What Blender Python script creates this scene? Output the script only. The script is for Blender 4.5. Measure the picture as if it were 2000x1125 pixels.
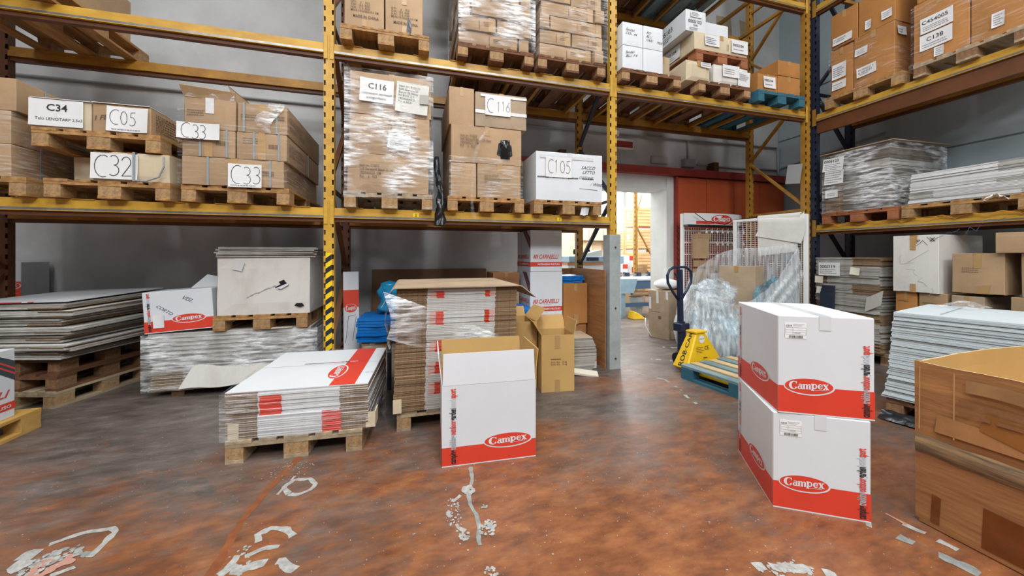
import bpy, bmesh, math, random
from mathutils import Vector, Matrix, noise
random.seed(7)
R = math.radians
for o in list(bpy.data.objects): bpy.data.objects.remove(o)
S = bpy.context.scene
C = S.collection
# ------------------------------------------------------------------ camera, light, exposure
cd = bpy.data.cameras.new('camera'); cam = bpy.data.objects.new('camera', cd); C.objects.link(cam)
cd.sensor_width = 36.0; cd.lens = 36.0 * 700 / 2000; cd.shift_y = -62.5 / 2000; cd.clip_start = 0.02
cam.location = (0, 0, 1.30); cam.rotation_euler = (R(90), 0, R(-15.47)); S.camera = cam
S.view_settings.view_transform = 'Standard'; S.view_settings.look = 'None'
S.view_settings.exposure = 0.12; S.view_settings.gamma = 1.0; S.view_settings.use_curve_mapping = False
W = bpy.data.worlds.new('world'); S.world = W; W.use_nodes = True
W.node_tree.nodes['Background'].inputs[0].default_value = (0.86, 0.93, 1.0, 1); W.node_tree.nodes['Background'].inputs[1].default_value = 1.0
def area(name, loc, sx, sy, power, rot=(0, 0, 0), col=(1, 1, 1)):
    l = bpy.data.lights.new(name, 'AREA'); l.shape = 'RECTANGLE'; l.size = sx; l.size_y = sy; l.energy = power; l.color = col
    o = bpy.data.objects.new(name, l); C.objects.link(o); o.location = loc; o.rotation_euler = rot; return o
SKY = [(-4.0, 0.2), (0.2, 0.2), (4.2, 0.2)]          # roof lights over the aisle
for (sx, sy), pw in zip(SKY, (75, 270, 75)): area('roof_light_lamp', (sx, sy, 6.92), 1.3, 5.0, pw, col=(0.95, 0.98, 1.0))
for sx, pw in ((-3.0, 360), (2.0, 430)): area('rear_roof_light_lamp', (sx, -4.6, 6.92), 3.2, 2.2, pw, col=(0.95, 0.98, 1.0))
area('hall_fill_lamp', (5.0, 9.0, 6.0), 6, 5, 1300, col=(1.0, 0.98, 0.95))  # overhead area lamp added to brighten the hall, without a fixture
area('hall_window_lamp', (5.0, 15.6, 4.2), 9, 1.8, 900, rot=(R(-90), 0, 0), col=(0.93, 0.97, 1.0))

# ------------------------------------------------------------------ materials
MT = {}
def nd(nt, t, **k):
    n = nt.nodes.new(t)
    for a, b in k.items(): setattr(n, a, b)
    return n
def mat(name, col, rough=0.6, var=0.0, col2=None, scale=6.0, stretch=(1, 1, 1), bump=0.0, bscale=40.0, metal=0.0, rnd=0.0, spec=0.4, lo=0.35, hi=0.65, coat=0.0, emit=None):
    if name in MT: return MT[name]
    m = bpy.data.materials.new(name); m.use_nodes = True; nt = m.node_tree; b = nt.nodes['Principled BSDF']; L = nt.links
    b.inputs['Roughness'].default_value = rough; b.inputs['Metallic'].default_value = metal; b.inputs['Specular IOR Level'].default_value = spec
    b.inputs['Coat Weight'].default_value = coat
    m.diffuse_color = (*col, 1)
    tc = nd(nt, 'ShaderNodeTexCoord'); mp = nd(nt, 'ShaderNodeMapping'); mp.inputs['Scale'].default_value = stretch
    L.new(tc.outputs['Object'], mp.inputs['Vector']); out = None
    c2 = col2 or tuple(max(0, c * (1 - var)) for c in col)
    if var or col2:
        n = nd(nt, 'ShaderNodeTexNoise'); n.inputs['Scale'].default_value = scale; n.inputs['Detail'].default_value = 6; n.inputs['Roughness'].default_value = 0.65
        L.new(mp.outputs[0], n.inputs['Vector'])
        r = nd(nt, 'ShaderNodeValToRGB'); r.color_ramp.elements[0].position = lo; r.color_ramp.elements[1].position = hi
        r.color_ramp.elements[0].color = (*c2, 1); r.color_ramp.elements[1].color = (*col, 1)
        L.new(n.outputs['Fac'], r.inputs['Fac']); out = r.outputs['Color']
    if rnd:
        oi = nd(nt, 'ShaderNodeObjectInfo'); mr = nd(nt, 'ShaderNodeMapRange')
        mr.inputs['To Min'].default_value = 1 - rnd; mr.inputs['To Max'].default_value = 1 + rnd * 0.6
        L.new(oi.outputs['Random'], mr.inputs['Value'])
        mx = nd(nt, 'ShaderNodeVectorMath', operation='SCALE')
        if out: L.new(out, mx.inputs[0])
        else: mx.inputs[0].default_value = col
        L.new(mr.outputs[0], mx.inputs['Scale']); out = mx.outputs[0]
    if out: L.new(out, b.inputs['Base Color'])
    else: b.inputs['Base Color'].default_value = (*col, 1)
    if bump:
        n2 = nd(nt, 'ShaderNodeTexNoise'); n2.inputs['Scale'].default_value = bscale; n2.inputs['Detail'].default_value = 4
        L.new(mp.outputs[0], n2.inputs['Vector']); bp = nd(nt, 'ShaderNodeBump'); bp.inputs['Strength'].default_value = bump; bp.inputs['Distance'].default_value = 0.01
        L.new(n2.outputs['Fac'], bp.inputs['Height']); L.new(bp.outputs[0], b.inputs['Normal'])
    if emit:
        b.inputs['Emission Color'].default_value = (*emit[0], 1); b.inputs['Emission Strength'].default_value = emit[1]
    MT[name] = m; return m
def film(name, lo=0.08, hi=0.55, stretch=(3, 3, 30), tint=(0.9, 0.93, 0.95), rough=0.16, scale=2.0, p0=0.42, p1=0.72, bump=0.6, patch=3.5, plo=0.25, phi=1.35, det=5):
    m = bpy.data.materials.new(name); m.use_nodes = True; nt = m.node_tree; L = nt.links; b = nt.nodes['Principled BSDF']
    b.inputs['Base Color'].default_value = (*tint, 1); b.inputs['Roughness'].default_value = rough; b.inputs['Specular IOR Level'].default_value = 0.9
    tr = nd(nt, 'ShaderNodeBsdfTransparent'); mx = nd(nt, 'ShaderNodeMixShader')
    tc = nd(nt, 'ShaderNodeTexCoord'); mp = nd(nt, 'ShaderNodeMapping'); mp.inputs['Scale'].default_value = stretch; mp.inputs['Rotation'].default_value = (R(6), R(8), 0)
    L.new(tc.outputs['Object'], mp.inputs['Vector'])
    n = nd(nt, 'ShaderNodeTexNoise'); n.inputs['Scale'].default_value = scale; n.inputs['Detail'].default_value = det; n.inputs['Roughness'].default_value = 0.6
    L.new(mp.outputs[0], n.inputs['Vector'])
    mr = nd(nt, 'ShaderNodeMapRange'); mr.inputs['From Min'].default_value = p0; mr.inputs['From Max'].default_value = p1; mr.inputs['To Min'].default_value = lo; mr.inputs['To Max'].default_value = hi
    n2 = nd(nt, 'ShaderNodeTexNoise'); n2.inputs['Scale'].default_value = patch; n2.inputs['Detail'].default_value = 1; L.new(tc.outputs['Object'], n2.inputs['Vector']); m2 = nd(nt, 'ShaderNodeMapRange'); m2.inputs['From Min'].default_value = 0.40; m2.inputs['From Max'].default_value = 0.62; m2.inputs['To Min'].default_value = plo; m2.inputs['To Max'].default_value = phi; L.new(n2.outputs['Fac'], m2.inputs['Value'])  # broad whiter patches put glossy highlights into the film's opacity
    ml = nd(nt, 'ShaderNodeMath', operation='MULTIPLY', use_clamp=True); L.new(mr.outputs[0], ml.inputs[0]); L.new(m2.outputs[0], ml.inputs[1])
    L.new(n.outputs['Fac'], mr.inputs['Value']); L.new(ml.outputs[0], mx.inputs[0]); L.new(tr.outputs[0], mx.inputs[1]); L.new(b.outputs[0], mx.inputs[2])
    bp = nd(nt, 'ShaderNodeBump'); bp.inputs['Strength'].default_value = bump; bp.inputs['Distance'].default_value = 0.02; L.new(n.outputs['Fac'], bp.inputs['Height']); L.new(bp.outputs[0], b.inputs['Normal'])
    L.new(mx.outputs[0], nt.nodes['Material Output'].inputs['Surface']); MT[name] = m; return m
KR = mat('kraft_board', (0.43, 0.285, 0.16), 0.72, 0.24, scale=2.2, rnd=0.10, bump=0.06, bscale=60)
KO = mat('orange_kraft_board', (0.46, 0.205, 0.055), 0.7, 0.25, scale=2.0, rnd=0.08, bump=0.06)
KD = mat('worn_brown_board', (0.41, 0.19, 0.065), 0.66, col2=(0.24, 0.10, 0.038), scale=3.5, stretch=(.6, .6, 4), bump=0.35, bscale=9, lo=.3, hi=.7)
KI = mat('inner_kraft_board', (0.55, 0.34, 0.12), 0.78, 0.12, scale=2.0)
KS = mat('grey_kraft_board', (0.44, 0.33, 0.22), 0.75, 0.25, scale=3, rnd=0.1)
KB = mat('beige_board', (0.62, 0.52, 0.36), 0.75, 0.15, scale=3, rnd=0.08)
WH = mat('white_board', (0.655, 0.685, 0.715), 0.55, 0.05, scale=2.5)
WG = mat('soiled_white_board', (0.64, 0.62, 0.58), 0.65, col2=(0.52, 0.49, 0.45), scale=2.6, lo=0.25, hi=0.5, stretch=(1.5, 1.5, 0.7))
WB = mat('cool_white_board', (0.60, 0.67, 0.70), 0.5, 0.06, scale=3)
EDG = mat('corrugated_edge', (0.30, 0.195, 0.11), 0.85, 0.45, scale=90, stretch=(1, 1, 0.2), rnd=0.18)
EDW = mat('white_fold_edge', (0.64, 0.645, 0.64), 0.6, 0.12, scale=25, rnd=0.07)
EDS = mat('grey_fold_edge', (0.53, 0.515, 0.48), 0.6, 0.45, scale=9, stretch=(1, 1, 12), rnd=0.16)
RED = mat('red_print', (0.66, 0.052, 0.026), 0.5, 0.08, scale=3)
REDL = mat('red_letter', (0.60, 0.06, 0.05), 0.5); BLK = mat('black_print', (0.02, 0.02, 0.022), 0.6); GRY = mat('grey_print', (0.36, 0.38, 0.40), 0.6); LGR = mat('light_grey_print', (0.52, 0.56, 0.60), 0.6)
BRP = mat('brown_print', (0.13, 0.085, 0.05), 0.7); BLP = mat('blue_pen', (0.06, 0.07, 0.16), 0.6); DKG = mat('charcoal_print', (0.045, 0.06, 0.07), 0.55); PLT = mat('pale_print', (0.60, 0.60, 0.60), 0.6)
TAN = mat('tan_tape', (0.42, 0.26, 0.11), 0.35, 0.1, scale=8); CLT = mat('pale_tape', (0.66, 0.66, 0.66), 0.25, 0.1, scale=30)
PAP = mat('paper', (0.70, 0.71, 0.71), 0.6, 0.06, scale=4); CRM = mat('cream_paper', (0.74, 0.68, 0.56), 0.6)
FPR = mat('fine_print', (0.22, 0.22, 0.23), 0.6); STR = mat('grey_strapping', (0.25, 0.28, 0.30), 0.35)
YEL = mat('yellow_steel', (0.57, 0.335, 0.04), 0.42, col2=(0.40, 0.21, 0.027), scale=3, stretch=(1, 1, 2), bump=0.03, lo=0.3, hi=0.6)
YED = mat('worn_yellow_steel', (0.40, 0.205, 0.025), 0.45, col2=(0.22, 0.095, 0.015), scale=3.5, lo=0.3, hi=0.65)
GLV = mat('worn_steel_strip', (0.30, 0.31, 0.31), 0.32, 0.35, scale=12, metal=0.6)
DBL = mat('dark_blue_steel', (0.018, 0.024, 0.045), 0.4, 0.2); ORS = mat('orange_red_steel', (0.33, 0.075, 0.02), 0.45, 0.3, scale=3)
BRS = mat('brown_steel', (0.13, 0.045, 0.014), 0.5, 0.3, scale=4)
WD = mat('pallet_wood', (0.46, 0.265, 0.095), 0.75, col2=(0.25, 0.12, 0.042), scale=3, stretch=(6, 1, 6), bump=0.12, bscale=20, rnd=0.14)
WDG = mat('grey_pallet_wood', (0.47, 0.37, 0.24), 0.8, col2=(0.28, 0.205, 0.13), scale=3, stretch=(6, 1, 6), bump=0.12, rnd=0.18)
WDD = mat('dark_pallet_wood', (0.20, 0.088, 0.04), 0.8, col2=(0.11, 0.048, 0.024), scale=3, stretch=(6, 1, 6), bump=0.12, rnd=0.2)
WDB = mat('blue_pallet_wood', (0.012, 0.12, 0.20), 0.7, col2=(0.05, 0.14, 0.18), scale=5, stretch=(5, 1, 5), rnd=0.15)
WDT = mat('faded_blue_board', (0.22, 0.28, 0.27), 0.75, col2=(0.10, 0.19, 0.24), scale=4, stretch=(6, 1, 6), rnd=0.15)
BLK2 = mat('pressed_block', (0.42, 0.27, 0.13), 0.85, col2=(0.26, 0.15, 0.07), scale=45, bump=0.3, bscale=80, rnd=0.14)
BLKD = mat('dark_block', (0.28, 0.155, 0.08), 0.85, col2=(0.17, 0.085, 0.04), scale=40, rnd=0.15)
BLF = mat('blue_foam', (0.0, 0.155, 0.52), 0.45, 0.15, scale=4, rnd=0.1); BLW = mat('blue_wrap', (0.015, 0.26, 0.50), 0.18, 0.4, scale=12, bump=0.8, bscale=14)
WMT = mat('white_enamel', (0.74, 0.76, 0.76), 0.35); BLKP = mat('black_plastic', (0.012, 0.013, 0.015), 0.22, bump=0.5, bscale=12)
NVY = mat('navy_steel', (0.012, 0.02, 0.05), 0.35); JYE = mat('jack_yellow', (0.78, 0.48, 0.01), 0.4, 0.1, scale=6)
GRD = mat('grey_guard_steel', (0.36, 0.40, 0.40), 0.5, 0.25, scale=5); HZY = mat('hazard_yellow', (0.78, 0.55, 0.01), 0.45); HZB = mat('hazard_black', (0.012, 0.014, 0.03), 0.45)
PVC = mat('grey_conduit', (0.34, 0.35, 0.36), 0.5); CRT = mat('crate_wood', (0.72, 0.42, 0.20), 0.7, 0.2, scale=4, rnd=0.1); MCH = mat('blue_grey_machine', (0.24, 0.35, 0.43), 0.45, 0.15)
FLT = mat('felt_cloth', (0.66, 0.65, 0.61), 0.9, 0.12, scale=4)
film('stretch_film', 0.02, 0.50, p0=0.45, p1=0.78, rough=.1); film('light_film', 0.01, 0.32, p0=0.5, p1=0.85, rough=.1); film('heavy_film', 0.06, 0.72, stretch=(3.5, 3.5, 20), p0=0.40, p1=0.68, rough=.08, patch=2.6, plo=0.12, phi=1.5)
film('bag_film', 0.24, 0.60, det=1.5, stretch=(11, 11, 0.9), tint=(0.74, 0.79, 0.82), rough=0.22, scale=2.5, p0=0.36, p1=0.68, bump=0.3, patch=1.5, plo=0.75, phi=1.15)
film('bubble_clear', 0.25, 0.9, stretch=(6, 6, 6), tint=(0.72, 0.82, 0.88), rough=0.12, scale=4, bump=1.0); film('bubble_blue', 0.5, 0.95, stretch=(6, 6, 6), tint=(0.16, 0.36, 0.46), rough=0.15, scale=4, bump=1.0)

# ------------------------------------------------------------------ geometry helpers
class MB:
    def __init__(s): s.v = []; s.f = []; s.m = []
    def face(s, pts, m=0):
        i = len(s.v); s.v += [tuple(p) for p in pts]; s.f.append(tuple(range(i, i + len(pts)))); s.m.append(m); return s
    def box(s, x0, x1, y0, y1, z0, z1, m=0, mf=None):
        i = len(s.v); s.v += [(x, y, z) for z in (z0, z1) for y in (y0, y1) for x in (x0, x1)]
        fs = [(0, 2, 3, 1), (4, 5, 7, 6), (0, 1, 5, 4), (2, 6, 7, 3), (0, 4, 6, 2), (1, 3, 7, 5)]   # bottom top front back left right
        for k, f in enumerate(fs): s.f.append(tuple(i + q for q in f)); s.m.append((mf or {}).get(k, m))
        return s
    def hexa(s, b, t, m=0):
        i = len(s.v); s.v += [tuple(p) for p in b] + [tuple(p) for p in t]
        for f in [(3, 2, 1, 0), (4, 5, 6, 7), (0, 1, 5, 4), (1, 2, 6, 5), (2, 3, 7, 6), (3, 0, 4, 7)]: s.f.append(tuple(i + q for q in f)); s.m.append(m)
        return s
    def bar(s, a, b, w, h, m=0, up=(0, 0, 1)):
        a, b = Vector(a), Vector(b); d = (b - a).normalized(); u = Vector(up)
        if abs(d.dot(u)) > 0.98: u = Vector((0, 1, 0))
        x = d.cross(u).normalized() * (w / 2); z = x.cross(d).normalized() * (h / 2)
        return s.hexa([a - x - z, a + x - z, b + x - z, b - x - z], [a - x + z, a + x + z, b + x + z, b - x + z], m)
    def tube(s, path, r, n=8, m=0, closed=False):
        P = [Vector(p) for p in path]; N = len(P); i0 = len(s.v); prev = None
        for k, p in enumerate(P):
            a = P[k - 1] if (k or closed) else P[0]; b = P[(k + 1) % N] if (k < N - 1 or closed) else P[-1]
            d = (b - a).normalized()
            if prev is None: u = Vector((0, 0, 1)) if abs(d.z) < 0.9 else Vector((1, 0, 0)); prev = d.cross(u).normalized()
            x = (prev - d * prev.dot(d)).normalized(); y = d.cross(x); prev = x
            rr = r[k] if isinstance(r, (list, tuple)) else r
            s.v += [tuple(p + x * rr * math.cos(q * 2 * math.pi / n) + y * rr * math.sin(q * 2 * math.pi / n)) for q in range(n)]
        for k in range(N if closed else N - 1):
            A = i0 + k * n; B = i0 + ((k + 1) % N) * n
            for q in range(n): s.f.append((A + q, A + (q + 1) % n, B + (q + 1) % n, B + q)); s.m.append(m)
        if not closed: s.f.append(tuple(i0 + q for q in range(n))[::-1]); s.m.append(m); s.f.append(tuple(i0 + (N - 1) * n + q for q in range(n))); s.m.append(m)
        return s
    def lathe(s, prof, n=20, m=0, c=(0, 0, 0)):
        i0 = len(s.v)
        for r, z in prof: s.v += [(c[0] + r * math.cos(q * 2 * math.pi / n), c[1] + r * math.sin(q * 2 * math.pi / n), c[2] + z) for q in range(n)]
        for k in range(len(prof) - 1):
            for q in range(n): s.f.append((i0 + k * n + q, i0 + k * n + (q + 1) % n, i0 + (k + 1) * n + (q + 1) % n, i0 + (k + 1) * n + q)); s.m.append(m)
        return s
    def grid(s, fn, nu, nv, m=0, wrap=False):
        i0 = len(s.v); N = nu if wrap else nu + 1
        for j in range(nv + 1):
            for i in range(N): s.v.append(tuple(fn(i / nu, j / nv)))
        for j in range(nv):
            for i in range(nu):
                a = i0 + j * N + i; b = i0 + j * N + (i + 1) % N; s.f.append((a, b, b + N, a + N)); s.m.append(m)
        return s
    def mesh(s, name='mesh', smooth=False):
        me = bpy.data.meshes.new(name); me.from_pydata(s.v, [], s.f); me.polygons.foreach_set('material_index', s.m)
        if smooth: me.polygons.foreach_set('use_smooth', [True] * len(s.f))
        me.update(); return me
def mk(name, mb, mats, parent=None, loc=None, rz=None, smooth=False, bevel=0.0):
    me = mb if isinstance(mb, bpy.types.Mesh) else mb.mesh(name, smooth)
    if not isinstance(mats, (list, tuple)): mats = [mats]
    if not me.materials:
        for m in mats: me.materials.append(m)
    o = bpy.data.objects.new(name, me); C.objects.link(o)
    if parent: o.parent = parent
    if loc is not None: o.location = loc
    if rz is not None: o.rotation_euler = (0, 0, R(rz)) if not isinstance(rz, (tuple, list)) else tuple(R(q) for q in rz)
    if bevel:
        b = o.modifiers.new('bevel', 'BEVEL'); b.width = bevel; b.segments = 1; b.limit_method = 'ANGLE'
    return o
def tag(o, label=None, cat=None, group=None, kind=None):
    if label: o['label'] = label
    if cat: o['category'] = cat
    if group: o['group'] = group
    if kind: o['kind'] = kind
    return o
def thing(name, label, cat, loc=(0, 0, 0), rz=0, group=None):
    o = bpy.data.objects.new(name, None); C.objects.link(o); o.empty_display_size = 0.1; o.location = loc
    o.rotation_euler = (0, 0, R(rz)) if not isinstance(rz, (tuple, list)) else tuple(R(q) for q in rz)
    return tag(o, label, cat, group)
def struct(name, mb, m, parent=None, **k):
    o = mk(name, mb, m, parent, **k)
    if not parent: o['kind'] = 'structure'
    return o
def copy_tree(o, parent=None):
    c = o.copy(); C.objects.link(c); c.parent = parent
    for ch in list(o.children): copy_tree(ch, c)
    return c
# ------------------------------------------------------------------ lettering (flat, u right, v up, on a face frame)
_tc = {}
def txt(s, size=0.1, bold=0.0, shear=0.0, cond=1.0, align='LEFT'):
    k = (s, round(size, 4), bold, shear, cond, align)
    if k in _tc: return _tc[k]
    cu = bpy.data.curves.new('t', 'FONT'); cu.body = s; cu.size = size; cu.offset = bold * size; cu.shear = shear; cu.resolution_u = 2; cu.align_x = align
    o = bpy.data.objects.new('t', cu); me = bpy.data.meshes.new_from_object(o)
    P = [(v.co.x * cond, v.co.y) for v in me.vertices]; F = [tuple(p.vertices) for p in me.polygons]
    bpy.data.objects.remove(o); bpy.data.curves.remove(cu); bpy.data.meshes.remove(me)
    _tc[k] = (P, F); return _tc[k]
def arc(cx, cy, rx, ry, a0, a1, n=10): return [(cx + rx * math.cos(R(a0 + (a1 - a0) * i / n)), cy + ry * math.sin(R(a0 + (a1 - a0) * i / n))) for i in range(n + 1)]
HAND = {'C': [arc(.75, .75, .7, .85, 60, 290)], '3': [arc(.45, 1.15, .4, .38, 130, -80) + arc(.42, .38, .48, .42, 85, -130)], '2': [arc(.45, 1.1, .4, .42, 160, -30) + [(.1, .02), (.95, .05)]],
        '1': [[(.2, 1.25), (.45, 1.5), (.4, 0)]], '0': [arc(.45, .75, .4, .75, 90, 450, 14)], '5': [[(.85, 1.5), (.3, 1.45), (.25, .9)] + arc(.4, .45, .45, .48, 110, -130)],
        '6': [[(.75, 1.5), (.35, 1.0)] + arc(.45, .42, .38, .42, 140, 500, 14)], '4': [[(.5, 1.5), (.05, .55), (.95, .6)], [(.7, 1.1), (.62, -.1)]], '8': [arc(.45, 1.1, .3, .38, 270, -90, 12) + arc(.45, .36, .4, .4, 90, 450, 12)]}
def hand(s, size=0.1, wid=0.006, gap=1.05):
    P = []; F = []; x = 0; rng = random.Random(s + str(size)); k = size / 1.5
    for ch in s:
        for st in HAND.get(ch, []):
            jx, jy = rng.uniform(-.06, .06), rng.uniform(-.08, .08)
            pts = [Vector(((x + a + jx) * k * .72, (b + jy) * k)) for a, b in st]
            for i in range(len(pts) - 1):
                d = (pts[i + 1] - pts[i]); n = Vector((-d.y, d.x)).normalized() * wid / 2; e = d.normalized() * wid * 0.3
                q = len(P); P += [tuple(pts[i] - n - e), tuple(pts[i + 1] - n + e), tuple(pts[i + 1] + n + e), tuple(pts[i] + n - e)]; F.append((q, q + 1, q + 2, q + 3))
        x += gap if ch != 'C' else 1.25
    return P, F
def scribble(seed, n, size, wid=0.004):
    rng = random.Random(seed); P = []; F = []; x = 0
    for _ in range(n):
        a = (x, rng.uniform(0, size)); 
        for _ in range(3):
            b = (a[0] + rng.uniform(0.15, 0.5) * size, rng.uniform(0, size)); d = Vector((b[0] - a[0], b[1] - a[1])); nn = Vector((-d.y, d.x)).normalized() * wid / 2
            q = len(P); P += [(a[0] - nn.x, a[1] - nn.y), (b[0] - nn.x, b[1] - nn.y), (b[0] + nn.x, b[1] + nn.y), (a[0] + nn.x, a[1] + nn.y)]; F.append((q, q + 1, q + 2, q + 3)); a = b
        x = a[0] + size * 0.25
    return P, F
def rect(w, h): return [(0, 0), (w, 0), (w, h), (0, h)], [(0, 1, 2, 3)]
def ell(rx, ry, n=28, cx=0, cy=0): return [(cx + rx * math.cos(2 * math.pi * i / n), cy + ry * math.sin(2 * math.pi * i / n)) for i in range(n)], [tuple(range(n))]
def merge(*pf):
    P = []; F = []
    for p, f in pf:
        q = len(P); P += p; F += [tuple(i + q for i in t) for t in f]
    return P, F
def mv(pf, du, dv, rot=0, sc=1):
    c, s = math.cos(R(rot)) * sc, math.sin(R(rot)) * sc
    return [(du + a * c - b * s, dv + a * s + b * c) for a, b in pf[0]], pf[1]
def wid(pf): return max(a for a, b in pf[0]) - min(a for a, b in pf[0])
def onface(face, dims):
    w, d, h = dims
    if face == 'F': return lambda u, v, n: (u, -d / 2 - n, v)
    if face == 'R': return lambda u, v, n: (w / 2 + n, u, v)
    if face == 'L': return lambda u, v, n: (-w / 2 - n, -u, v)
    if face == 'T': return lambda u, v, n: (u, v, h + n)
def decal(name, pf, m, parent, fr, n=0.002):
    mb = MB(); of = {}; isl = 0
    for f in pf[1]:
        e = next((of[i] for i in f if i in of), None)
        if e is None: e = isl * 1.5e-5; isl += 1
        for i in f: of.setdefault(i, e)
    mb.v = [fr(a, b, n + of.get(i, 0)) for i, (a, b) in enumerate(pf[0])]; mb.f = list(pf[1]); mb.m = [0] * len(mb.f); o = mk(name, mb, m, parent)
    if name in ('print', 'barcode', 'dots', 'scribble', 'table_lines', 'line_drawing'): o['kind'] = 'stuff'
    return o
def sheet(name, pf_w, pf_h, m, parent, fr, u, v, n=0.004, rot=0, curl=0.012, seed=0):
    """a paper sheet of its own, slightly curled, lower-left corner at (u, v)"""
    c, s = math.cos(R(rot)), math.sin(R(rot)); mb = MB(); rng = random.Random(seed + int(u * 999)); a, b = rng.uniform(-1, 1), rng.uniform(-1, 1)
    def fn(i, j):
        x, y = (i * pf_w), (j * pf_h); k = n + 0.003 + curl * max(0, (abs(i - .5) * 2) ** 3 * (0.5 + 0.5 * a * (j - .5))) + curl * 0.5 * (1 - j) ** 3 * abs(b)
        return fr(u + x * c - y * s, v + x * s + y * c, k)
    mb.grid(fn, 6, 6); o = mk(name, mb, m, parent, smooth=True)
    def on(P):      # the same bent surface, for print on the sheet
        out = []
        for x, y in P:
            i, j = min(1, max(0, x / pf_w)), min(1, max(0, y / pf_h)); k = n + 0.0045 + curl * max(0, (abs(i - .5) * 2) ** 3 * (0.5 + 0.5 * a * (j - .5))) + curl * 0.5 * (1 - j) ** 3 * abs(b) + curl * .06
            out.append(fr(u + x * c - y * s, v + x * s + y * c, k))
        return out
    SURF[o.name] = on; return o
SURF = {}
def lines(n, w, h, seed=0, rag=0.35):
    """rows of fine print too small to read"""
    rng = random.Random(seed); out = []; rh = h / n
    for i in range(n):
        x = 0; W_ = w * (1 - rag * rng.random())
        while x < W_:
            q = min(rng.uniform(.03, .10) * w, W_ - x); out.append(mv(rect(q, rh * 0.34), x, h - (i + 0.7) * rh)); x += q + 0.022 * w
    return merge(*out)
def bars(w, h, n=22, seed=1):
    rng = random.Random(seed); return merge(*[mv(rect(w / n * rng.choice((.3, .5, .8)), h), i * w / n, 0) for i in range(n)])
# ---- the oval brand mark
def crescent(cx, cy, ro, ri, off, a0, a1, n=16):
    P = []; F = []
    for i in range(n + 1):
        a = R(a0 + (a1 - a0) * i / n); P += [(cx + ro[0] * math.cos(a), cy + ro[1] * math.sin(a)), (cx + off + ri[0] * math.cos(a), cy + ri[1] * math.sin(a))]
    for i in range(n): F.append((2 * i, 2 * i + 1, 2 * i + 3, 2 * i + 2))
    return P, F
def campex_letters():
    q = lambda *p: (list(p), [tuple(range(len(p)))])
    r = lambda x, y, w, h: mv(rect(w, h), x, y)
    g = [crescent(.62, .55, (.62, .62), (.36, .50), .12, 42, 318, 20), r(.98, .78, .12, .34), mv(ell(.13, .13), .98, .2)]                                   # C
    x = 1.22; g += [crescent(x + .30, .24, (.30, .27), (.10, .17), .02, 0, 360, 18), r(x + .40, 0, .24, .55), crescent(x + .36, .52, (.30, .25), (.14, .15), 0, 0, 150), r(x + .58, -.02, .14, .14)]   # a
    x = 1.98; g += [r(x, 0, .26, .74), r(x - .08, .62, .2, .12), r(x - .06, 0, .38, .09), r(x + .42, 0, .24, .6), r(x + .38, 0, .33, .09), r(x + .82, 0, .24, .6), r(x + .78, 0, .36, .09),
                    crescent(x + .44, .52, (.23, .24), (.12, .12), -.03, 0, 150), crescent(x + .84, .52, (.23, .24), (.12, .12), -.03, 0, 150)]                                                # m
    x = 3.16; g += [r(x, -.18, .26, .94 + .08), r(x - .08, .74, .2, .10), r(x - .08, -.2, .42, .09), crescent(x + .42, .46, (.36, .38), (.14, .24), .0, -170, 170, 18)]                              # p
    x = 4.0; g += [crescent(x + .36, .44, (.36, .38), (.15, .26), .04, 20, 330, 18), r(x + .2, .40, .48, .10)]                                                                              # e
    x = 4.72; g += [q((x, .8), (x + .30, .8), (x + .80, .04), (x + .48, .04)), q((x + .58, .8), (x + .74, .8), (x + .22, .04), (x + .06, .04)), r(x - .05, .74, .42, .08), r(x + .48, .74, .32, .08), r(x - .02, .02, .3, .07), r(x + .42, .02, .44, .07)]
    return merge(*g)
CPX = campex_letters()
def brand(parent, fr, u, v, rx, ry, name='oval_logo'):
    """white-rimmed red oval with the lettering; centre (u, v)"""
    rim = decal(name, mv(ell(rx * 1.06, ry * 1.12, 36), u + rx * .015, v - ry * .06), WH, parent, fr, 0.0024)
    decal('oval_field', mv(ell(rx, ry, 36), u, v), RED, rim, fr, 0.0032)
    k = rx * 1.64 / 5.5
    sl = [(a, b + a * 0.035) for a, b in CPX[0]]
    decal('lettering', ([(u - rx * .83 + a * k, v - ry * .47 + b * k * 1.2 * (ry / rx) * 2.5) for a, b in sl], CPX[1]), WH, rim, fr, 0.0040)
    decal('underline', mv(rect(rx * .62, ry * .045), u + rx * .12, v - ry * .48, 2), WH, rim, fr, 0.0040)
    return rim
def slogan(parent, fr, u, v, length, hgt, tilt=0):
    words = [('camping', BLK), ('trekking', GRY), ('outdoor', REDL), ('garden', BLK), ('beach', LGR), ('sport', RED)]
    pcs = [txt(w, 1.0, 0.03) for w, _ in words]; tot = sum(wid(p) for p in pcs) + 0.08 * 5; k = length / tot; x = 0; root = None
    for (w, m), p in zip(words, pcs):
        ww = wid(p); q = ([(-b * hgt * 1.25, (a + x) * k) for a, b in p[0]], p[1])
        o = decal('slogan' if root is None else 'slogan_word', mv(q, u, v, tilt), m, root or parent, fr, 0.003); root = root or o; x += ww + 0.08
    return root
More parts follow.
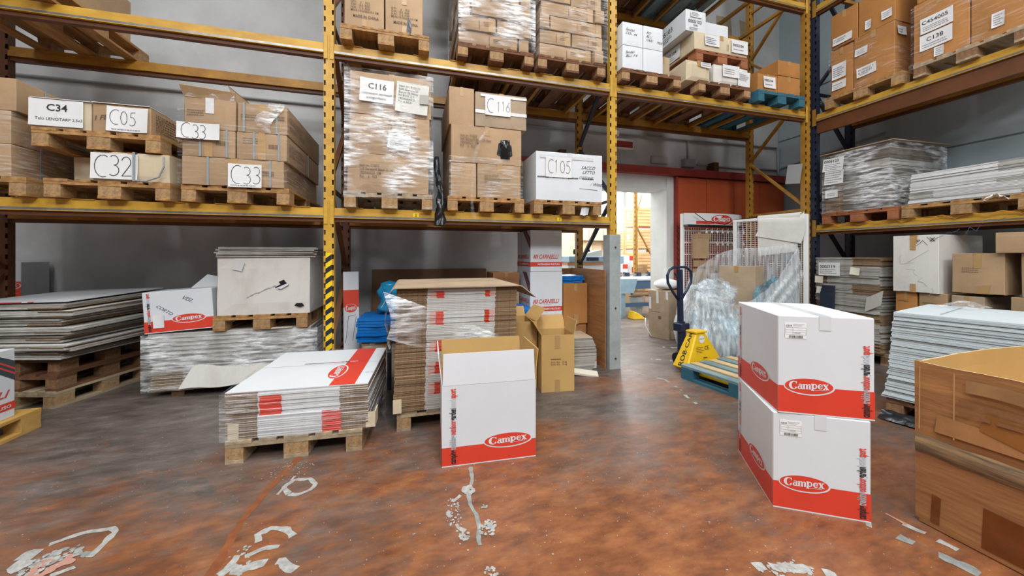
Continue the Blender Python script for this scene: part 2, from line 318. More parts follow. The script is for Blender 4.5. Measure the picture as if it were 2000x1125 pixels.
# ------------------------------------------------------------------ cartons, pallets, sheets, wrap
def body_mesh(w, d, h, bulge=0.004, n=5, seed=0, open_top=False):
    mb = MB(); rng = Vector((seed * 3.1, seed * 1.7, seed * .7))
    def jig(x, y, z):
        p = Vector((x, y, z)); k = noise.noise(p * 4 + rng) * bulge
        ex = 1 - abs(2 * x / w) ** 4; ey = 1 - abs(2 * y / d) ** 4; ez = 1 - abs(2 * z / h - 1) ** 4
        return (x + (math.copysign(1, x) * bulge * ey * ez + k * 0.6) * (abs(x) > w * .49), y + (math.copysign(1, y) * bulge * ex * ez + k * 0.6) * (abs(y) > d * .49), z)
    g = lambda f: mb.grid(f, n, n)
    g(lambda i, j: jig(-w / 2 + w * i, -d / 2, h * j)); g(lambda i, j: jig(w / 2 - w * i, d / 2, h * j))
    g(lambda i, j: jig(w / 2, -d / 2 + d * i, h * j)); g(lambda i, j: jig(-w / 2, d / 2 - d * i, h * j))
    if not open_top: g(lambda i, j: jig(-w / 2 + w * i, -d / 2 + d * j, h))
    g(lambda i, j: (-w / 2 + w * i, d / 2 - d * j, 0))
    bm = bmesh.new(); me = mb.mesh('body'); bm.from_mesh(me); bmesh.ops.remove_doubles(bm, verts=bm.verts, dist=0.0008); bm.to_mesh(me); bm.free(); return me
_seed = [0]
def carton(name, label, w, d, h, loc, rz=0, m=KR, group=None, tape=True, seam=True, tapem=None, bulge=0.004, cat='box'):
    _seed[0] += 1; t = thing(name, label, cat, loc, rz, group)
    mk('body', body_mesh(w, d, h, bulge, seed=_seed[0]), m, t, bevel=0.004)
    if tape:
        tw = min(0.05, w * .12); hh = min(.09, h * .28); b = bulge + 0.0012
        mb = MB(); mb.box(-tw / 2, tw / 2, -d / 2 - b, d / 2 + b, h - .0005, h + .0012)
        mb.box(-tw / 2, tw / 2, -d / 2 - b, -d / 2, h - hh, h); mb.box(-tw / 2, tw / 2, d / 2, d / 2 + b, h - hh, h); mk('tape', mb, tapem or TAN, t)
    t['dim'] = (w, d, h); return t
def dims(t): return tuple(t['dim'])
def fr_of(t, f='F', b=0.004):
    w, d, h = dims(t); return onface(f, (w + 2 * b, d + 2 * b, h + b))
_pm = {}
def pmesh(key, fn):
    if key not in _pm: _pm[key] = fn()
    return _pm[key]
def pallet(label, loc, rz=0, w=0.8, d=1.2, wood=WD, block=BLK2, bottom=True, group=None, boards=5, alt=None):
    t = thing('pallet', label, 'pallet', loc, rz, group); k = (w, d, wood.name)
    bt = 0.022; bh = 0.078
    def bm_(sx, sy, sz, mt): return lambda: _mat1(MB().box(-sx / 2, sx / 2, -sy / 2, sy / 2, 0, sz).mesh('board'), mt)
    bw = [0.145, 0.1, 0.145, 0.1, 0.145] if boards == 5 else [0.1] * boards
    tot = sum(bw); gap = (w - tot) / (len(bw) - 1); x = -w / 2
    for i, b in enumerate(bw):
        mt = (alt[i % len(alt)] if alt else wood)
        o = mk('deck_board', pmesh(k + ('d', b, mt.name), bm_(b, d, bt, mt)), mt, t, (x + b / 2, random.uniform(-.004, .004), 0.122)); x += b + gap
    for y in (-d / 2 + .0725, 0, d / 2 - .0725): mk('stringer_board', pmesh(k + ('s',), bm_(w, .145, bt, wood)), wood, t, (0, y, 0.1))
    for x in (-w / 2 + .05, 0, w / 2 - .05):
        for y in (-d / 2 + .0725, 0, d / 2 - .0725):
            bx = .145 if x == 0 else .1
            mk('block', pmesh(k + ('b', bx), bm_(bx, .14, bh, block)), block, t, (x, y, 0.022), rz=random.uniform(-1.5, 1.5))
        if bottom: mk('bottom_board', pmesh(k + ('u', x == 0), bm_(.145 if x == 0 else .1, d, bt, wood)), wood, t, (x, 0, 0))
    return t
def _mat1(me, m): me.materials.append(m); return me
def sheet_mesh(w, d, th, secs, mats, seed=0):
    """one folded carton: secs = [(x0, x1, front material index)], mats[0] = top; frayed long edge"""
    mb = MB(); rng = random.Random(seed)
    for x0, x1, m in secs:
        y = rng.uniform(-.003, .003)
        mb.box(-w / 2 + w * x0, -w / 2 + w * x1, -d / 2 + y, d / 2 + y, 0, th * .46, 0, {2: m, 3: m, 4: m, 5: m}); mb.box(-w / 2 + w * x0, -w / 2 + w * x1, -d / 2 + y + rng.uniform(-.004, .004), d / 2, th * .52, th, 0, {2: m, 3: m, 4: m, 5: m})
    me = mb.mesh('sheet')
    for m in mats: me.materials.append(m)
    return me
def pile(label, group, meshes, loc, rz, n, pitch, jit=0.004, jr=0.4, pick=None, name='flattened_carton', drift=None, cat='flat carton', z_extra=None):
    c, s = math.cos(R(rz)), math.sin(R(rz)); z = loc[2]
    for i in range(n):
        me = meshes[pick(i, n)] if pick else meshes[i % len(meshes)]
        dx, dy = random.uniform(-jit, jit), random.uniform(-jit, jit)
        if drift: a, b = drift(i / max(1, n - 1)); dx += a; dy += b
        o = bpy.data.objects.new(name, me); C.objects.link(o); o.location = (loc[0] + dx * c - dy * s, loc[1] + dx * s + dy * c, z); o.rotation_euler = (0, 0, R(rz + random.uniform(-jr, jr)))
        tag(o, label, cat, group); z += pitch + (z_extra(i) if z_extra else 0)
    return z
def wrap(label, w, d, h, loc, rz=0, m='stretch_film', off=0.008, amp=0.012, top=True, z0=0.003, seed=0, skirt=None):
    """stretch film round a load of w x d x h; skirt = (depth below the load, half width, front distance) where it is drawn over the pallet edge"""
    mb = MB(); sd = Vector((seed * 5.3, seed * 2.1, 0)); W2, D2 = w / 2 + off, d / 2 + off; zt = h + off
    def K(a, x, y, z): return (amp * (.5 + .5 * noise.noise(Vector((x * 3, y * 3, z * 9)) + sd)) + amp * .25 * (1 + noise.noise(Vector((x * 11, y * 11, z * 40)) + sd))) * min(1, 6 * a * (1 - a) + .02)
    def ring(z):
        if not skirt or z > .03: return W2, D2
        f = min(1, max(0, (.03 - z) / .03)); return W2 + (skirt[1] - W2) * f, D2 + (skirt[2] - D2) * f
    zb = -skirt[0] if skirt else z0
    def side(nm):
        def fn(i, j):
            z = zb + (zt - zb) * j; a, b = ring(z)
            if nm == 'F': x, y = -a + 2 * a * i, -b; return (x, y - K(i, x, y, z), z)
            if nm == 'R': x, y = a, -b + (b + D2) * i; return (x + K(i, x, y, z), y, z)
            x, y = -a, D2 - (b + D2) * i; return (x - K(i, x, y, z), y, z)
        return fn
    for nm in 'FRL': mb.grid(side(nm), 24, 26)
    mb.grid(lambda i, j: (W2 - 2 * W2 * i, D2 + K(i, W2 - 2 * W2 * i, D2, z0 + (zt - z0) * j), z0 + (zt - z0) * j), 10, 10)
    if top: mb.grid(lambda i, j: (-W2 + 2 * W2 * i, -D2 + 2 * D2 * j, zt + K(i, i, j, 0) * min(1, 6 * j * (1 - j) + .02)), 14, 14)
    o = mk('stretch_wrap', mb, MT[m], None, loc, rz, smooth=True); return tag(o, label, 'plastic wrap')
# ------------------------------------------------------------------ the setting
def floor_mat():
    m = bpy.data.materials.new('worn_resin_floor'); m.use_nodes = True; nt = m.node_tree; L = nt.links; b = nt.nodes['Principled BSDF']
    tc = nd(nt, 'ShaderNodeTexCoord'); sep = nd(nt, 'ShaderNodeSeparateXYZ'); L.new(tc.outputs['Object'], sep.inputs[0])
    def ns(scale, det=8, stretch=(1, 1, 1), rot=0, dist=0.0):
        mp = nd(nt, 'ShaderNodeMapping'); mp.inputs['Scale'].default_value = stretch; mp.inputs['Rotation'].default_value = (0, 0, R(rot)); L.new(tc.outputs['Object'], mp.inputs[0])
        n = nd(nt, 'ShaderNodeTexNoise'); n.inputs['Scale'].default_value = scale; n.inputs['Detail'].default_value = det; n.inputs['Roughness'].default_value = 0.66; n.inputs['Distortion'].default_value = dist; L.new(mp.outputs[0], n.inputs[0]); return n.outputs['Fac']
    def ramp(fac, stops):
        r = nd(nt, 'ShaderNodeValToRGB'); e = r.color_ramp.elements
        while len(e) < len(stops): e.new(0.5)
        for q, (p, c) in zip(e, stops): q.position = p; q.color = (*c, 1) if len(c) == 3 else c
        L.new(fac, r.inputs[0]); return r.outputs[0]
    def mix(f, a, bb):
        x = nd(nt, 'ShaderNodeMix', data_type='RGBA'); L.new(f, x.inputs[0]); L.new(a, x.inputs[6]); L.new(bb, x.inputs[7]); return x.outputs[2]
    def math_(op, a, bb):
        x = nd(nt, 'ShaderNodeMath', operation=op)
        for k, q in ((0, a), (1, bb)):
            if isinstance(q, (int, float)): x.inputs[k].default_value = q
            else: L.new(q, x.inputs[k])
        return x.outputs[0]
    red = ramp(ns(6, 10, stretch=(1, 2.2, 1), rot=-20), [(0.28, (0.105, 0.043, 0.025)), (0.48, (0.24, 0.086, 0.034)), (0.70, (0.35, 0.14, 0.05))])
    gry = ramp(ns(5, 10, stretch=(1, 2.6, 1), rot=-22), [(0.3, (0.075, 0.060, 0.052)), (0.55, (0.135, 0.113, 0.10)), (0.75, (0.21, 0.185, 0.17))])
    # the red coat has worn off the trodden aisle and under the racks: more bare grey away from the open middle
    yy = math_('MULTIPLY', math_('SUBTRACT', sep.outputs[1], 1.9), 0.42); xx = math_('MULTIPLY', math_('ABSOLUTE', math_('SUBTRACT', sep.outputs[0], 0.7), 0), 0.10)
    wear = math_('ADD', math_('ADD', yy, xx), math_('MULTIPLY', math_('SUBTRACT', ns(1.1, 9, dist=0.6), 0.5), 3.4))
    wear = math_('ADD', wear, math_('MULTIPLY', math_('SUBTRACT', ns(9, 6, (1, 2.5, 1), 25), 0.5), 1.5))
    wf = nd(nt, 'ShaderNodeMapRange'); wf.inputs[1].default_value = -0.15; wf.inputs[2].default_value = 0.75; L.new(wear, wf.inputs[0])
    col = mix(wf.outputs[0], red, gry)
    dk = ramp(ns(2.2, 6, (1, 2, 1), -15), [(0.34, (0.58, 0.55, 0.53)), (0.60, (1, 1, 1))])
    x = nd(nt, 'ShaderNodeMix', data_type='RGBA', blend_type='MULTIPLY'); x.inputs[0].default_value = 0.8; L.new(col, x.inputs[6]); L.new(dk, x.inputs[7])
    sp = ramp(ns(75, 2), [(0.70, (0, 0, 0)), (0.735, (1, 1, 1))]); lt = nd(nt, 'ShaderNodeRGB'); lt.outputs[0].default_value = (0.5, 0.47, 0.42, 1)
    L.new(mix(sp, x.outputs[2], lt.outputs[0]), b.inputs['Base Color'])
    rr = nd(nt, 'ShaderNodeMapRange'); rr.inputs[3].default_value = 0.22; rr.inputs[4].default_value = 0.55; L.new(ns(6, 6), rr.inputs[0]); L.new(rr.outputs[0], b.inputs['Roughness'])
    bp = nd(nt, 'ShaderNodeBump'); bp.inputs['Strength'].default_value = 0.12; bp.inputs['Distance'].default_value = 0.01; L.new(ns(30, 6), bp.inputs['Height']); L.new(bp.outputs[0], b.inputs['Normal'])
    b.inputs['Specular IOR Level'].default_value = 0.45; return m
FLR = floor_mat()
PLS = mat('plaster_wall', (0.52, 0.535, 0.545), 0.85, col2=(0.42, 0.425, 0.425), scale=1.4, bump=0.05, bscale=30)
PNL = mat('pale_blue_panel_wall', (0.40, 0.48, 0.52), 0.7, 0.12, scale=1.2); CNC = mat('pale_concrete', (0.66, 0.67, 0.66), 0.8, 0.1, scale=3)
CEI = mat('grey_ceiling', (0.20, 0.20, 0.195), 0.9); DWL = mat('dim_wall', (0.17, 0.17, 0.17), 0.9); ORD = mat('orange_red_door_panel', (0.50, 0.095, 0.03), 0.5, 0.18, scale=1.6); RDS = mat('red_rail', (0.36, 0.045, 0.035), 0.5, 0.25)
OPL = mat('opal_roof_light', (0.9, 0.9, 0.9), 0.5, emit=((1, .99, .96), 3.0)); SKW = mat('sky_window', (0.9, 0.93, 1), 0.5, emit=((0.93, 0.97, 1), 7.0))
floor = struct('floor', MB().box(-7, 13, -7, 16.2, -0.1, 0), FLR)
struct('wall_left', MB().box(-7.3, -7, -7, 5.5, 0, 7), DWL)
wb = MB().box(-7, 1.6, 5.2, 5.5, 0, 7).box(4.11, 7.0, 5.2, 5.5, 0, 7).box(1.6, 4.11, 5.2, 5.5, 2.62, 7); struct('wall_back', wb, PLS)
struct('wall_front', MB().box(-7.3, 7.0, -7.3, -7, 0, 7), DWL)
wr = struct('wall_right', MB().box(6.7, 7.0, -7, 5.2, 0, 7), PNL)
for k, P_ in enumerate(([(5.30, 4.1), (5.62, 4.05), (5.66, 4.5), (5.55, 5.6), (5.22, 5.6), (5.26, 4.8)], [(5.85, 4.25), (6.06, 4.2), (6.10, 4.6), (6.02, 5.6), (5.75, 5.6), (5.80, 4.9)])): mk('bare_plaster_patch', MB().face([(a, 5.197, b) for a, b in P_]), mat('bare_plaster', (.36, .29, .19), .9, .15), bpy.data.objects['wall_back'])
for z in (1.2, 1.95, 2.7, 3.45, 4.2): mk('wall_panel', MB().box(6.672, 6.70, -7, 5.19, z + .012, z + .738), PNL, wr)
struct('ceiling', MB().box(-7, 7, -7, 5.5, 7, 7.2), CEI)
for i, (sx, sy) in enumerate(SKY): struct('window_%d' % (i + 1), MB().box(sx - .65, sx + .65, sy - 2.5, sy + 2.5, 6.955, 6.995), OPL)
for i, sx in enumerate((-3.0, 2.0)): struct('window_%d' % (i + 4), MB().box(sx - 1.6, sx + 1.6, -5.7, -3.5, 6.955, 6.995), OPL)
# doorway trim, lintel, hall shell
struct('trim_1', MB().box(4.10, 4.30, 5.10, 5.52, 0, 2.62), CNC)
struct('trim_2', MB().box(1.55, 4.30, 5.12, 5.52, 2.415, 2.70), CNC)
struct('wall_hall_left', MB().box(0.9, 1.2, 5.5, 16, 0, 6.5), CNC)
struct('wall_hall_right', MB().box(12, 12.3, 5.5, 16, 0, 6.5), CNC)
struct('wall_hall_front', MB().box(7.0, 12, 5.2, 5.5, 0, 6.5), CNC)
hb = MB().box(1.2, 12, 15.9, 16.1, 0, 3.0).box(1.2, 12, 15.9, 16.1, 4.9, 6.5)
for i in range(7): hb.box(1.2 + i * 1.8, 1.42 + i * 1.8, 15.9, 16.1, 3.0, 4.9)
struct('wall_hall_back', hb, CNC)
for i in range(6): struct('window_%d' % (i + 6), MB().box(1.42 + i * 1.8, 3.0 + i * 1.8, 15.98, 16.02, 3.0, 4.9), SKW)
struct('ceiling_hall', MB().box(0.9, 12.3, 5.5, 16.2, 6.5, 6.7), CEI)
# sliding door panel on its rail
d = thing('door_1', None, None); d['kind'] = 'structure'
dm = mk('door_leaf', MB().box(4.26, 6.62, 5.05, 5.10, 0.03, 2.62), ORD, d)
for k in range(4): mk('door_panel', MB().box(4.28 + k * .585, 4.845 + k * .585, 5.037, 5.052, 0.06, 2.6), ORD, dm)
mk('door_edge', MB().box(4.24, 4.275, 5.03, 5.105, 0.03, 2.63), RDS, d); mk('door_rail', MB().box(1.4, 6.65, 5.0, 5.11, 2.64, 2.76), RDS, d)
for x in (2.2, 5.06): mk('rail_bracket', MB().box(x - .05, x + .05, 5.03, 5.19, 2.70, 2.92), BRS, d)
# floor marks: old white paint, rings and filled cracks, thin skins lying on the floor
PW = mat('old_white_paint', (0.43, 0.425, 0.40), 0.6, 0.4, scale=30); PKP = mat('pink_filler', (0.42, 0.22, 0.17), 0.7); PGY = mat('grey_filler', (0.30, 0.32, 0.30), 0.6, 0.4, scale=20); ORL = mat('fresh_orange_line', (0.27, 0.088, 0.032), 0.45, 0.35, scale=12)
def stroke(pts, w0, seed=0, m=PW, z=0.0015, broken=0.0, nm='paint_mark'):
    P = [Vector((a, b, 0)) for a, b in pts]; Q = []
    for a, b in zip(P, P[1:]):
        n = max(2, int((b - a).length / 0.02))
        Q += [a.lerp(b, i / n) for i in range(n)]
    Q.append(P[-1]); mb = MB(); L_ = []; R_ = []
    for i, p in enumerate(Q):
        d_ = (Q[min(i + 1, len(Q) - 1)] - Q[max(i - 1, 0)]).normalized(); n_ = Vector((-d_.y, d_.x, 0))
        k = 1 + 0.8 * noise.noise(Vector((p.x * 22, p.y * 22, seed))); k2 = 1 + 0.8 * noise.noise(Vector((p.x * 25, p.y * 25, seed + 9)))
        L_.append(p + n_ * w0 * .5 * max(.15, k)); R_.append(p - n_ * w0 * .5 * max(.15, k2))
    for i in range(len(Q) - 1):
        if broken and noise.noise(Vector((Q[i].x * 14, Q[i].y * 14, seed + 3))) < broken - .5: continue
        zq = z + (seed % 5) * 5e-5; mb.face([(*R_[i].xy, zq), (*R_[i + 1].xy, zq), (*L_[i + 1].xy, zq), (*L_[i].xy, zq)])
    return mk(nm, mb, m, floor)
def dots(cx, cy, rx, ry, n, r, seed, m=PW):
    rng = random.Random(seed); mb = MB()
    for _ in range(n):
        a, q = rng.uniform(0, 6.28), math.sqrt(rng.random()); x, y = cx + rx * q * math.cos(a), cy + ry * q * math.sin(a); rr = r * rng.uniform(.3, 1.2)
        zq = .0018 + len(mb.f) * 1.5e-5 + (seed % 7) * 2e-4; mb.face([(x + rr * rng.uniform(.6, 1.2) * math.cos(t * 6.283 / 9), y + rr * rng.uniform(.6, 1.2) * math.sin(t * 6.283 / 9), zq) for t in range(9)])
    return mk('paint_specks', mb, m, floor)
stroke([(-0.65, 2.21), (-0.696, 2.282), (-0.663, 2.344), (-0.58, 2.331), (-0.533, 2.269), (-0.551, 2.214), (-0.607, 2.19), (-0.65, 2.21)], 0.026, 1)
stroke([(-1.60, 2.10), (-1.535, 2.135), (-1.47, 2.162), (-1.385, 2.155), (-1.350, 2.128), (-1.345, 2.058), (-1.342, 1.999), (-1.36, 1.93), (-1.42, 1.90)], 0.026, 2, broken=.25)
stroke([(-1.64, 2.06), (-1.598, 2.06), (-1.60, 2.0), (-1.55, 1.96), (-1.48, 1.93)], 0.05, 3, broken=.3); dots(-1.49, 1.99, .09, .07, 60, .011, 5); dots(-1.47, 1.96, .07, .05, 22, .02, 6, PKP); dots(-1.46, 2.02, .1, .05, 25, .016, 8, PGY)
stroke([(-0.675, 1.876), (-0.693, 1.924), (-0.651, 1.955), (-0.577, 1.924), (-0.536, 1.871)], 0.032, 4); stroke([(-0.70, 1.80), (-0.629, 1.831), (-0.576, 1.822)], 0.022, 5)
stroke([(-0.76, 1.72), (-0.727, 1.755), (-0.685, 1.725), (-0.619, 1.745), (-0.538, 1.73), (-0.471, 1.666)], 0.04, 6, broken=.2); stroke([(-0.742, 1.753), (-0.731, 1.816)], 0.03, 7); dots(-0.72, 1.76, .05, .1, 40, .009, 9)
stroke([(-0.79, 1.70), (-0.81, 2.04), (-0.78, 2.268), (-0.747, 2.42), (-0.70, 2.6)], 0.036, 8, ORL, 0.0010, nm='worn_line'); stroke([(-0.74, 2.05), (-0.71, 2.22), (-0.67, 2.38)], 0.014, 8, PW, broken=.45); dots(-.70, 2.45, .12, .1, 60, .004, 4)
stroke([(0.343, 2.197), (0.33, 2.055), (0.291, 1.972), (0.289, 1.867), (0.309, 1.766), (0.301, 1.681), (0.292, 1.59)], 0.02, 11, PGY, nm='floor_crack'); dots(.295, 1.985, .03, .04, 40, .013, 11); dots(.345, 1.68, .045, .05, 50, .010, 13)
stroke([(0.25, 1.95), (0.20, 1.91), (0.171, 1.823), (0.21, 1.723), (0.24, 1.69)], 0.018, 12, broken=.35); dots(.2, 1.82, .04, .12, 60, .007, 14); dots(.23, 1.66, .025, .03, 30, .008, 15); dots(.36, 1.825, .014, .012, 12, .007, 16); dots(.31, 1.42, .03, .05, 20, .008, 17)
stroke([(1.66, 1.05), (1.548, 1.119), (1.42, 1.165), (1.33, 1.17)], 0.045, 14, broken=.35); dots(1.48, 1.11, .12, .06, 60, .008, 18)
stroke([(2.12, 1.22), (2.166, 1.149), (2.184, 1.052), (2.216, 0.987), (2.23, 0.90)], 0.05, 15, PGY, broken=.2); stroke([(2.29, 1.17), (2.31, 1.10), (2.32, 1.0)], 0.035, 16, PW, broken=.4); stroke([(2.30, 1.24), (2.30, 1.16)], .022, 18, PKP)
stroke([(2.45, 2.80), (2.40, 2.6), (2.5, 2.45)], 0.03, 19, PW, broken=.55); stroke([(2.9, 3.9), (3.3, 3.6)], 0.035, 20, PW, broken=.6); stroke([(2.33, 3.55), (2.55, 3.2), (2.5, 2.9)], 0.03, 21, PGY, broken=.5); stroke([(3.35, 4.4), (3.7, 4.2)], 0.04, 22, PW, broken=.55)
dots(1.2, 1.6, 1.3, .5, 130, .004, 21); dots(-1.6, 2.7, 1.0, .5, 110, .004, 22); dots(0.9, 2.4, .8, .8, 80, .004, 23)
# ------------------------------------------------------------------ pallet racks
def upright_mesh(h, w=0.09, d=0.07, pitch=0.1):
    mb = MB(); e = 0.018
    mb.box(-w / 2 + e, w / 2 - e, 0, 0.004, 0, h); mb.box(-w / 2, -w / 2 + .003, .006, d, 0, h); mb.box(w / 2 - .003, w / 2, .006, d, 0, h)
    n = int(h / pitch)
    for i in range(n + 1):
        z0 = 0 if i == 0 else i * pitch - pitch + .045; z1 = min(h, i * pitch)
        for s in (-1, 1):
            o = 0 if s < 0 else .03; a, b = sorted((s * w / 2, s * (w / 2 - e)))
            mb.box(a, b, 0, .006, max(0, z0 - o), z1 - o if z1 - o > 0 else .001)
    mb.box(-w / 2 + .004, w / 2 - .004, .03, .034, 0, h, 1)
    return mb.mesh('upright')
BKI = mat('shaded_upright_inside', (0.03, 0.02, 0.012), 0.7)  # near-black plate inside the uprights paints the shade behind their holes
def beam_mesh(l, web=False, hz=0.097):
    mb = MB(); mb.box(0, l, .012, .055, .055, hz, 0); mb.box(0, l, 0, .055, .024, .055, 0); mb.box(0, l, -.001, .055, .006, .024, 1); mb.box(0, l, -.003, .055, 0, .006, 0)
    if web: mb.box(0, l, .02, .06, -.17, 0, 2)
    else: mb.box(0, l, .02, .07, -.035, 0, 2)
    return mb.mesh('beam')
def rack(label, loc, rz, fx, depth, levels, hgt=6.3, mu=YEL, mrear=BRS, web=(), skip=(), braces=None, mb_=YEL, plates=True):
    t = thing('pallet_rack', label, 'rack', loc, rz, None)
    um = upright_mesh(hgt)
    for i, x in enumerate(fx):
        m1 = mu[i] if isinstance(mu, list) else mu
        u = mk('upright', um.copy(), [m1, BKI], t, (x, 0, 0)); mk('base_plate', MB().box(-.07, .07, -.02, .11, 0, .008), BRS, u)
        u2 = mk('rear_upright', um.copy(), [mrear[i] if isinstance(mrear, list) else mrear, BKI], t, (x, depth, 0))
        z = 0.35; k = 0
        while z < hgt - .8:
            m = (braces or {}).get(i, YED if k % 2 else BRS)
            a, b = ((x, .035, z), (x, depth + .03, z + .8)) if k % 2 == 0 else ((x, depth + .03, z), (x, .035, z + .8))
            mk('diagonal_brace', MB().bar(a, b, .03, .045, up=(1, 0, 0)), m, t); 
            if k % 2 == 0: mk('horizontal_brace', MB().bar((x, .035, z - .04), (x, depth + .03, z - .04), .03, .035), m, t)
            z += .82; k += 1
    for li, z in enumerate(levels):
        for bi in range(len(fx) - 1):
            if (li, bi) in skip: continue
            x0, x1 = fx[bi] + .045, fx[bi + 1] - .045
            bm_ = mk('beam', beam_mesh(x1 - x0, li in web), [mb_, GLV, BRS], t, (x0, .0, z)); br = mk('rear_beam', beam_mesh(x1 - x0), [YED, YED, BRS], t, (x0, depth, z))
            for q, xx in ((bm_, fx[bi] + .026), (bm_, fx[bi + 1] - .026)):
                if plates: mk('connector_plate', MB().box(xx - .018 - x0, xx + .018 - x0, -.007, -.001, -.06, .17), mu[bi] if isinstance(mu, list) else mu, q, bevel=.003)
            if (li, bi) == (1, 0): continue
            n = 6
            for i in range(n):
                xx = x0 + (x1 - x0) * (i + .5) / n + (.06 if i % 2 else -.06)
                s_ = mk('support_bar', MB().box(xx - .02, xx + .02, .06, depth, z + .05, z + .094), YED, t); mk('support_tab', MB().box(xx - .07, xx + .07, .0, .07, z + .0972, z + .1002), mb_, s_)
    return t
LV = (1.658, 3.206, 4.715)
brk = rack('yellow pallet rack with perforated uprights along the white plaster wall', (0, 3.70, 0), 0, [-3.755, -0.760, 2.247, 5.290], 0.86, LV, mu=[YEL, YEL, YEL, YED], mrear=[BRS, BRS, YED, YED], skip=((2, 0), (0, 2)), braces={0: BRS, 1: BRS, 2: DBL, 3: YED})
rrk = rack('pallet rack with dark blue uprights and yellow beams along the pale blue wall', (5.45, 3.75, 0), -90, [0, 3.05], 0.70, (1.632, 3.185, 4.715), mu=DBL, mrear=DBL, web=(1,), braces={0: DBL, 1: DBL}, plates=False)
for z in (1.632, 3.185, 4.715): mk('connector_plate', MB().box(.0, .045, -.012, -.004, z - .06, z + .17), YED, rrk)
# hazard stripes, post guard, bay stickers
hz = mk('hazard_tape', MB().box(-.027, .027, -.004, -.001, .25, 1.33), HZY, brk, (-.760, 0, 0)); 
for i in range(11): 
    z = .25 + i * .098; mk('hazard_stripe', MB().face([(-.027, -.0055, z), (.027, -.0055, z + .04), (.027, -.0055, z + .088), (-.027, -.0055, z + .048)]), HZB, hz)
gm = MB().box(-.075, .065, -.045, -.038, 0, 1.545).box(-.075, -.068, -.038, .10, 0, 1.545).box(.058, .065, -.038, .10, 0, 1.545)
gd = mk('post_guard', gm, GRD, brk, (2.247, 0, 0))
for z in (.12, .7, 1.4): mk('bolt', MB().lathe([(0, .006), (.012, .006), (.012, 0)], 8).mesh(), BRS, gd, (0, -.045, z), rz=(90, 0, 0))
for x, s_ in ((.03, '2'), (1.57, '1')):
    k = mk('bay_sticker', MB().box(x - .028, x + .028, -.004, -.0012, 1.685, 1.727), HZY, brk); q = txt(s_, .036, .02, align='CENTER'); decal('bay_number', mv(q, x, 1.694), BLK, k, lambda u, v, n: (u, -.004 - n, v), .001)
mk('inspection_tag', MB().box(5.29 - .12, 5.29 - .112, .35, .55, 2.28, 2.55), mat('tag_grey', (.30, .31, .31), .5), brk, rz=(8, 0, 0))
# wavy orange cable hung along the lower beam of the other rack
pts = [(5.432, 3.62 - i * .02, 1.69 + .042 * abs(math.sin(i * .02 * math.pi / .21)) + .004 * math.sin(i)) for i in range(120)]
tag(mk('cable', MB().tube(pts, .004, 6), mat('orange_cable', (.62, .24, .04), .5), smooth=True), 'orange cable looping along the lower beam of the rack by the pale blue wall', 'cable')
# wall services
def tubeobj(name, label, pts, r, m=PVC): return tag(mk(name, MB().tube(pts, r, 8), m, smooth=True), label, 'conduit')
tubeobj('conduit', 'long grey conduit running level along the plaster wall', [(-6.9, 5.175, 3.27), (1.0, 5.175, 3.27), (6.60, 5.175, 3.33)], .016)
tubeobj('conduit', 'grey conduit above the orange-red sliding door', [(4.8, 5.18, 2.90), (5.6, 5.18, 2.89), (6.62, 5.18, 2.92), (6.65, 5.1, 2.95), (6.655, 3.6, 3.1)], .018)
tubeobj('conduit', 'grey conduit dropping down the wall corner beside the pale blue wall', [(6.62, 5.16, 3.3), (6.62, 5.16, 2.6)], .02)
tubeobj('conduit', 'short grey conduit above the junction box over the doorway', [(4.60, 5.18, 3.31), (4.60, 5.18, 2.97)], .014)
t = thing('junction_box', 'grey junction box with a cover on the wall over the doorway', 'junction box', (4.59, 5.2, 2.83)); mk('body', MB().box(-.115, .115, -.09, 0, 0, .14), PVC, t, bevel=.006); mk('cover', MB().box(-.10, .10, -.10, -.09, .012, .128), PVC, t)
t = thing('junction_box', 'flat white junction box on the wall next to the grey one', 'junction box', (4.02, 5.2, 2.86)); mk('body', MB().box(-.16, .16, -.04, 0, 0, .12), PLS, t, bevel=.004); mk('cover', MB().box(-.145, .145, -.047, -.04, .012, .108), PLS, t)
t = thing('alarm_sign', 'red alarm sign box under a small white unit above the doorway', 'sign', (3.30, 5.2, 3.03)); mk('body', MB().box(-.17, .17, -.09, 0, 0, .17), WMT, t, bevel=.004); mk('red_panel', MB().box(-.155, .155, -.094, -.089, .03, .13), RDS, t)
t = thing('emergency_lamp', 'small white unit on the wall above the red alarm sign', 'lamp', (3.14, 5.2, 3.235)); mk('body', MB().box(-.07, .07, -.10, 0, 0, .09), WMT, t, bevel=.01); mk('bracket', MB().box(-.1, .1, -.03, 0, .09, .14), PVC, t)

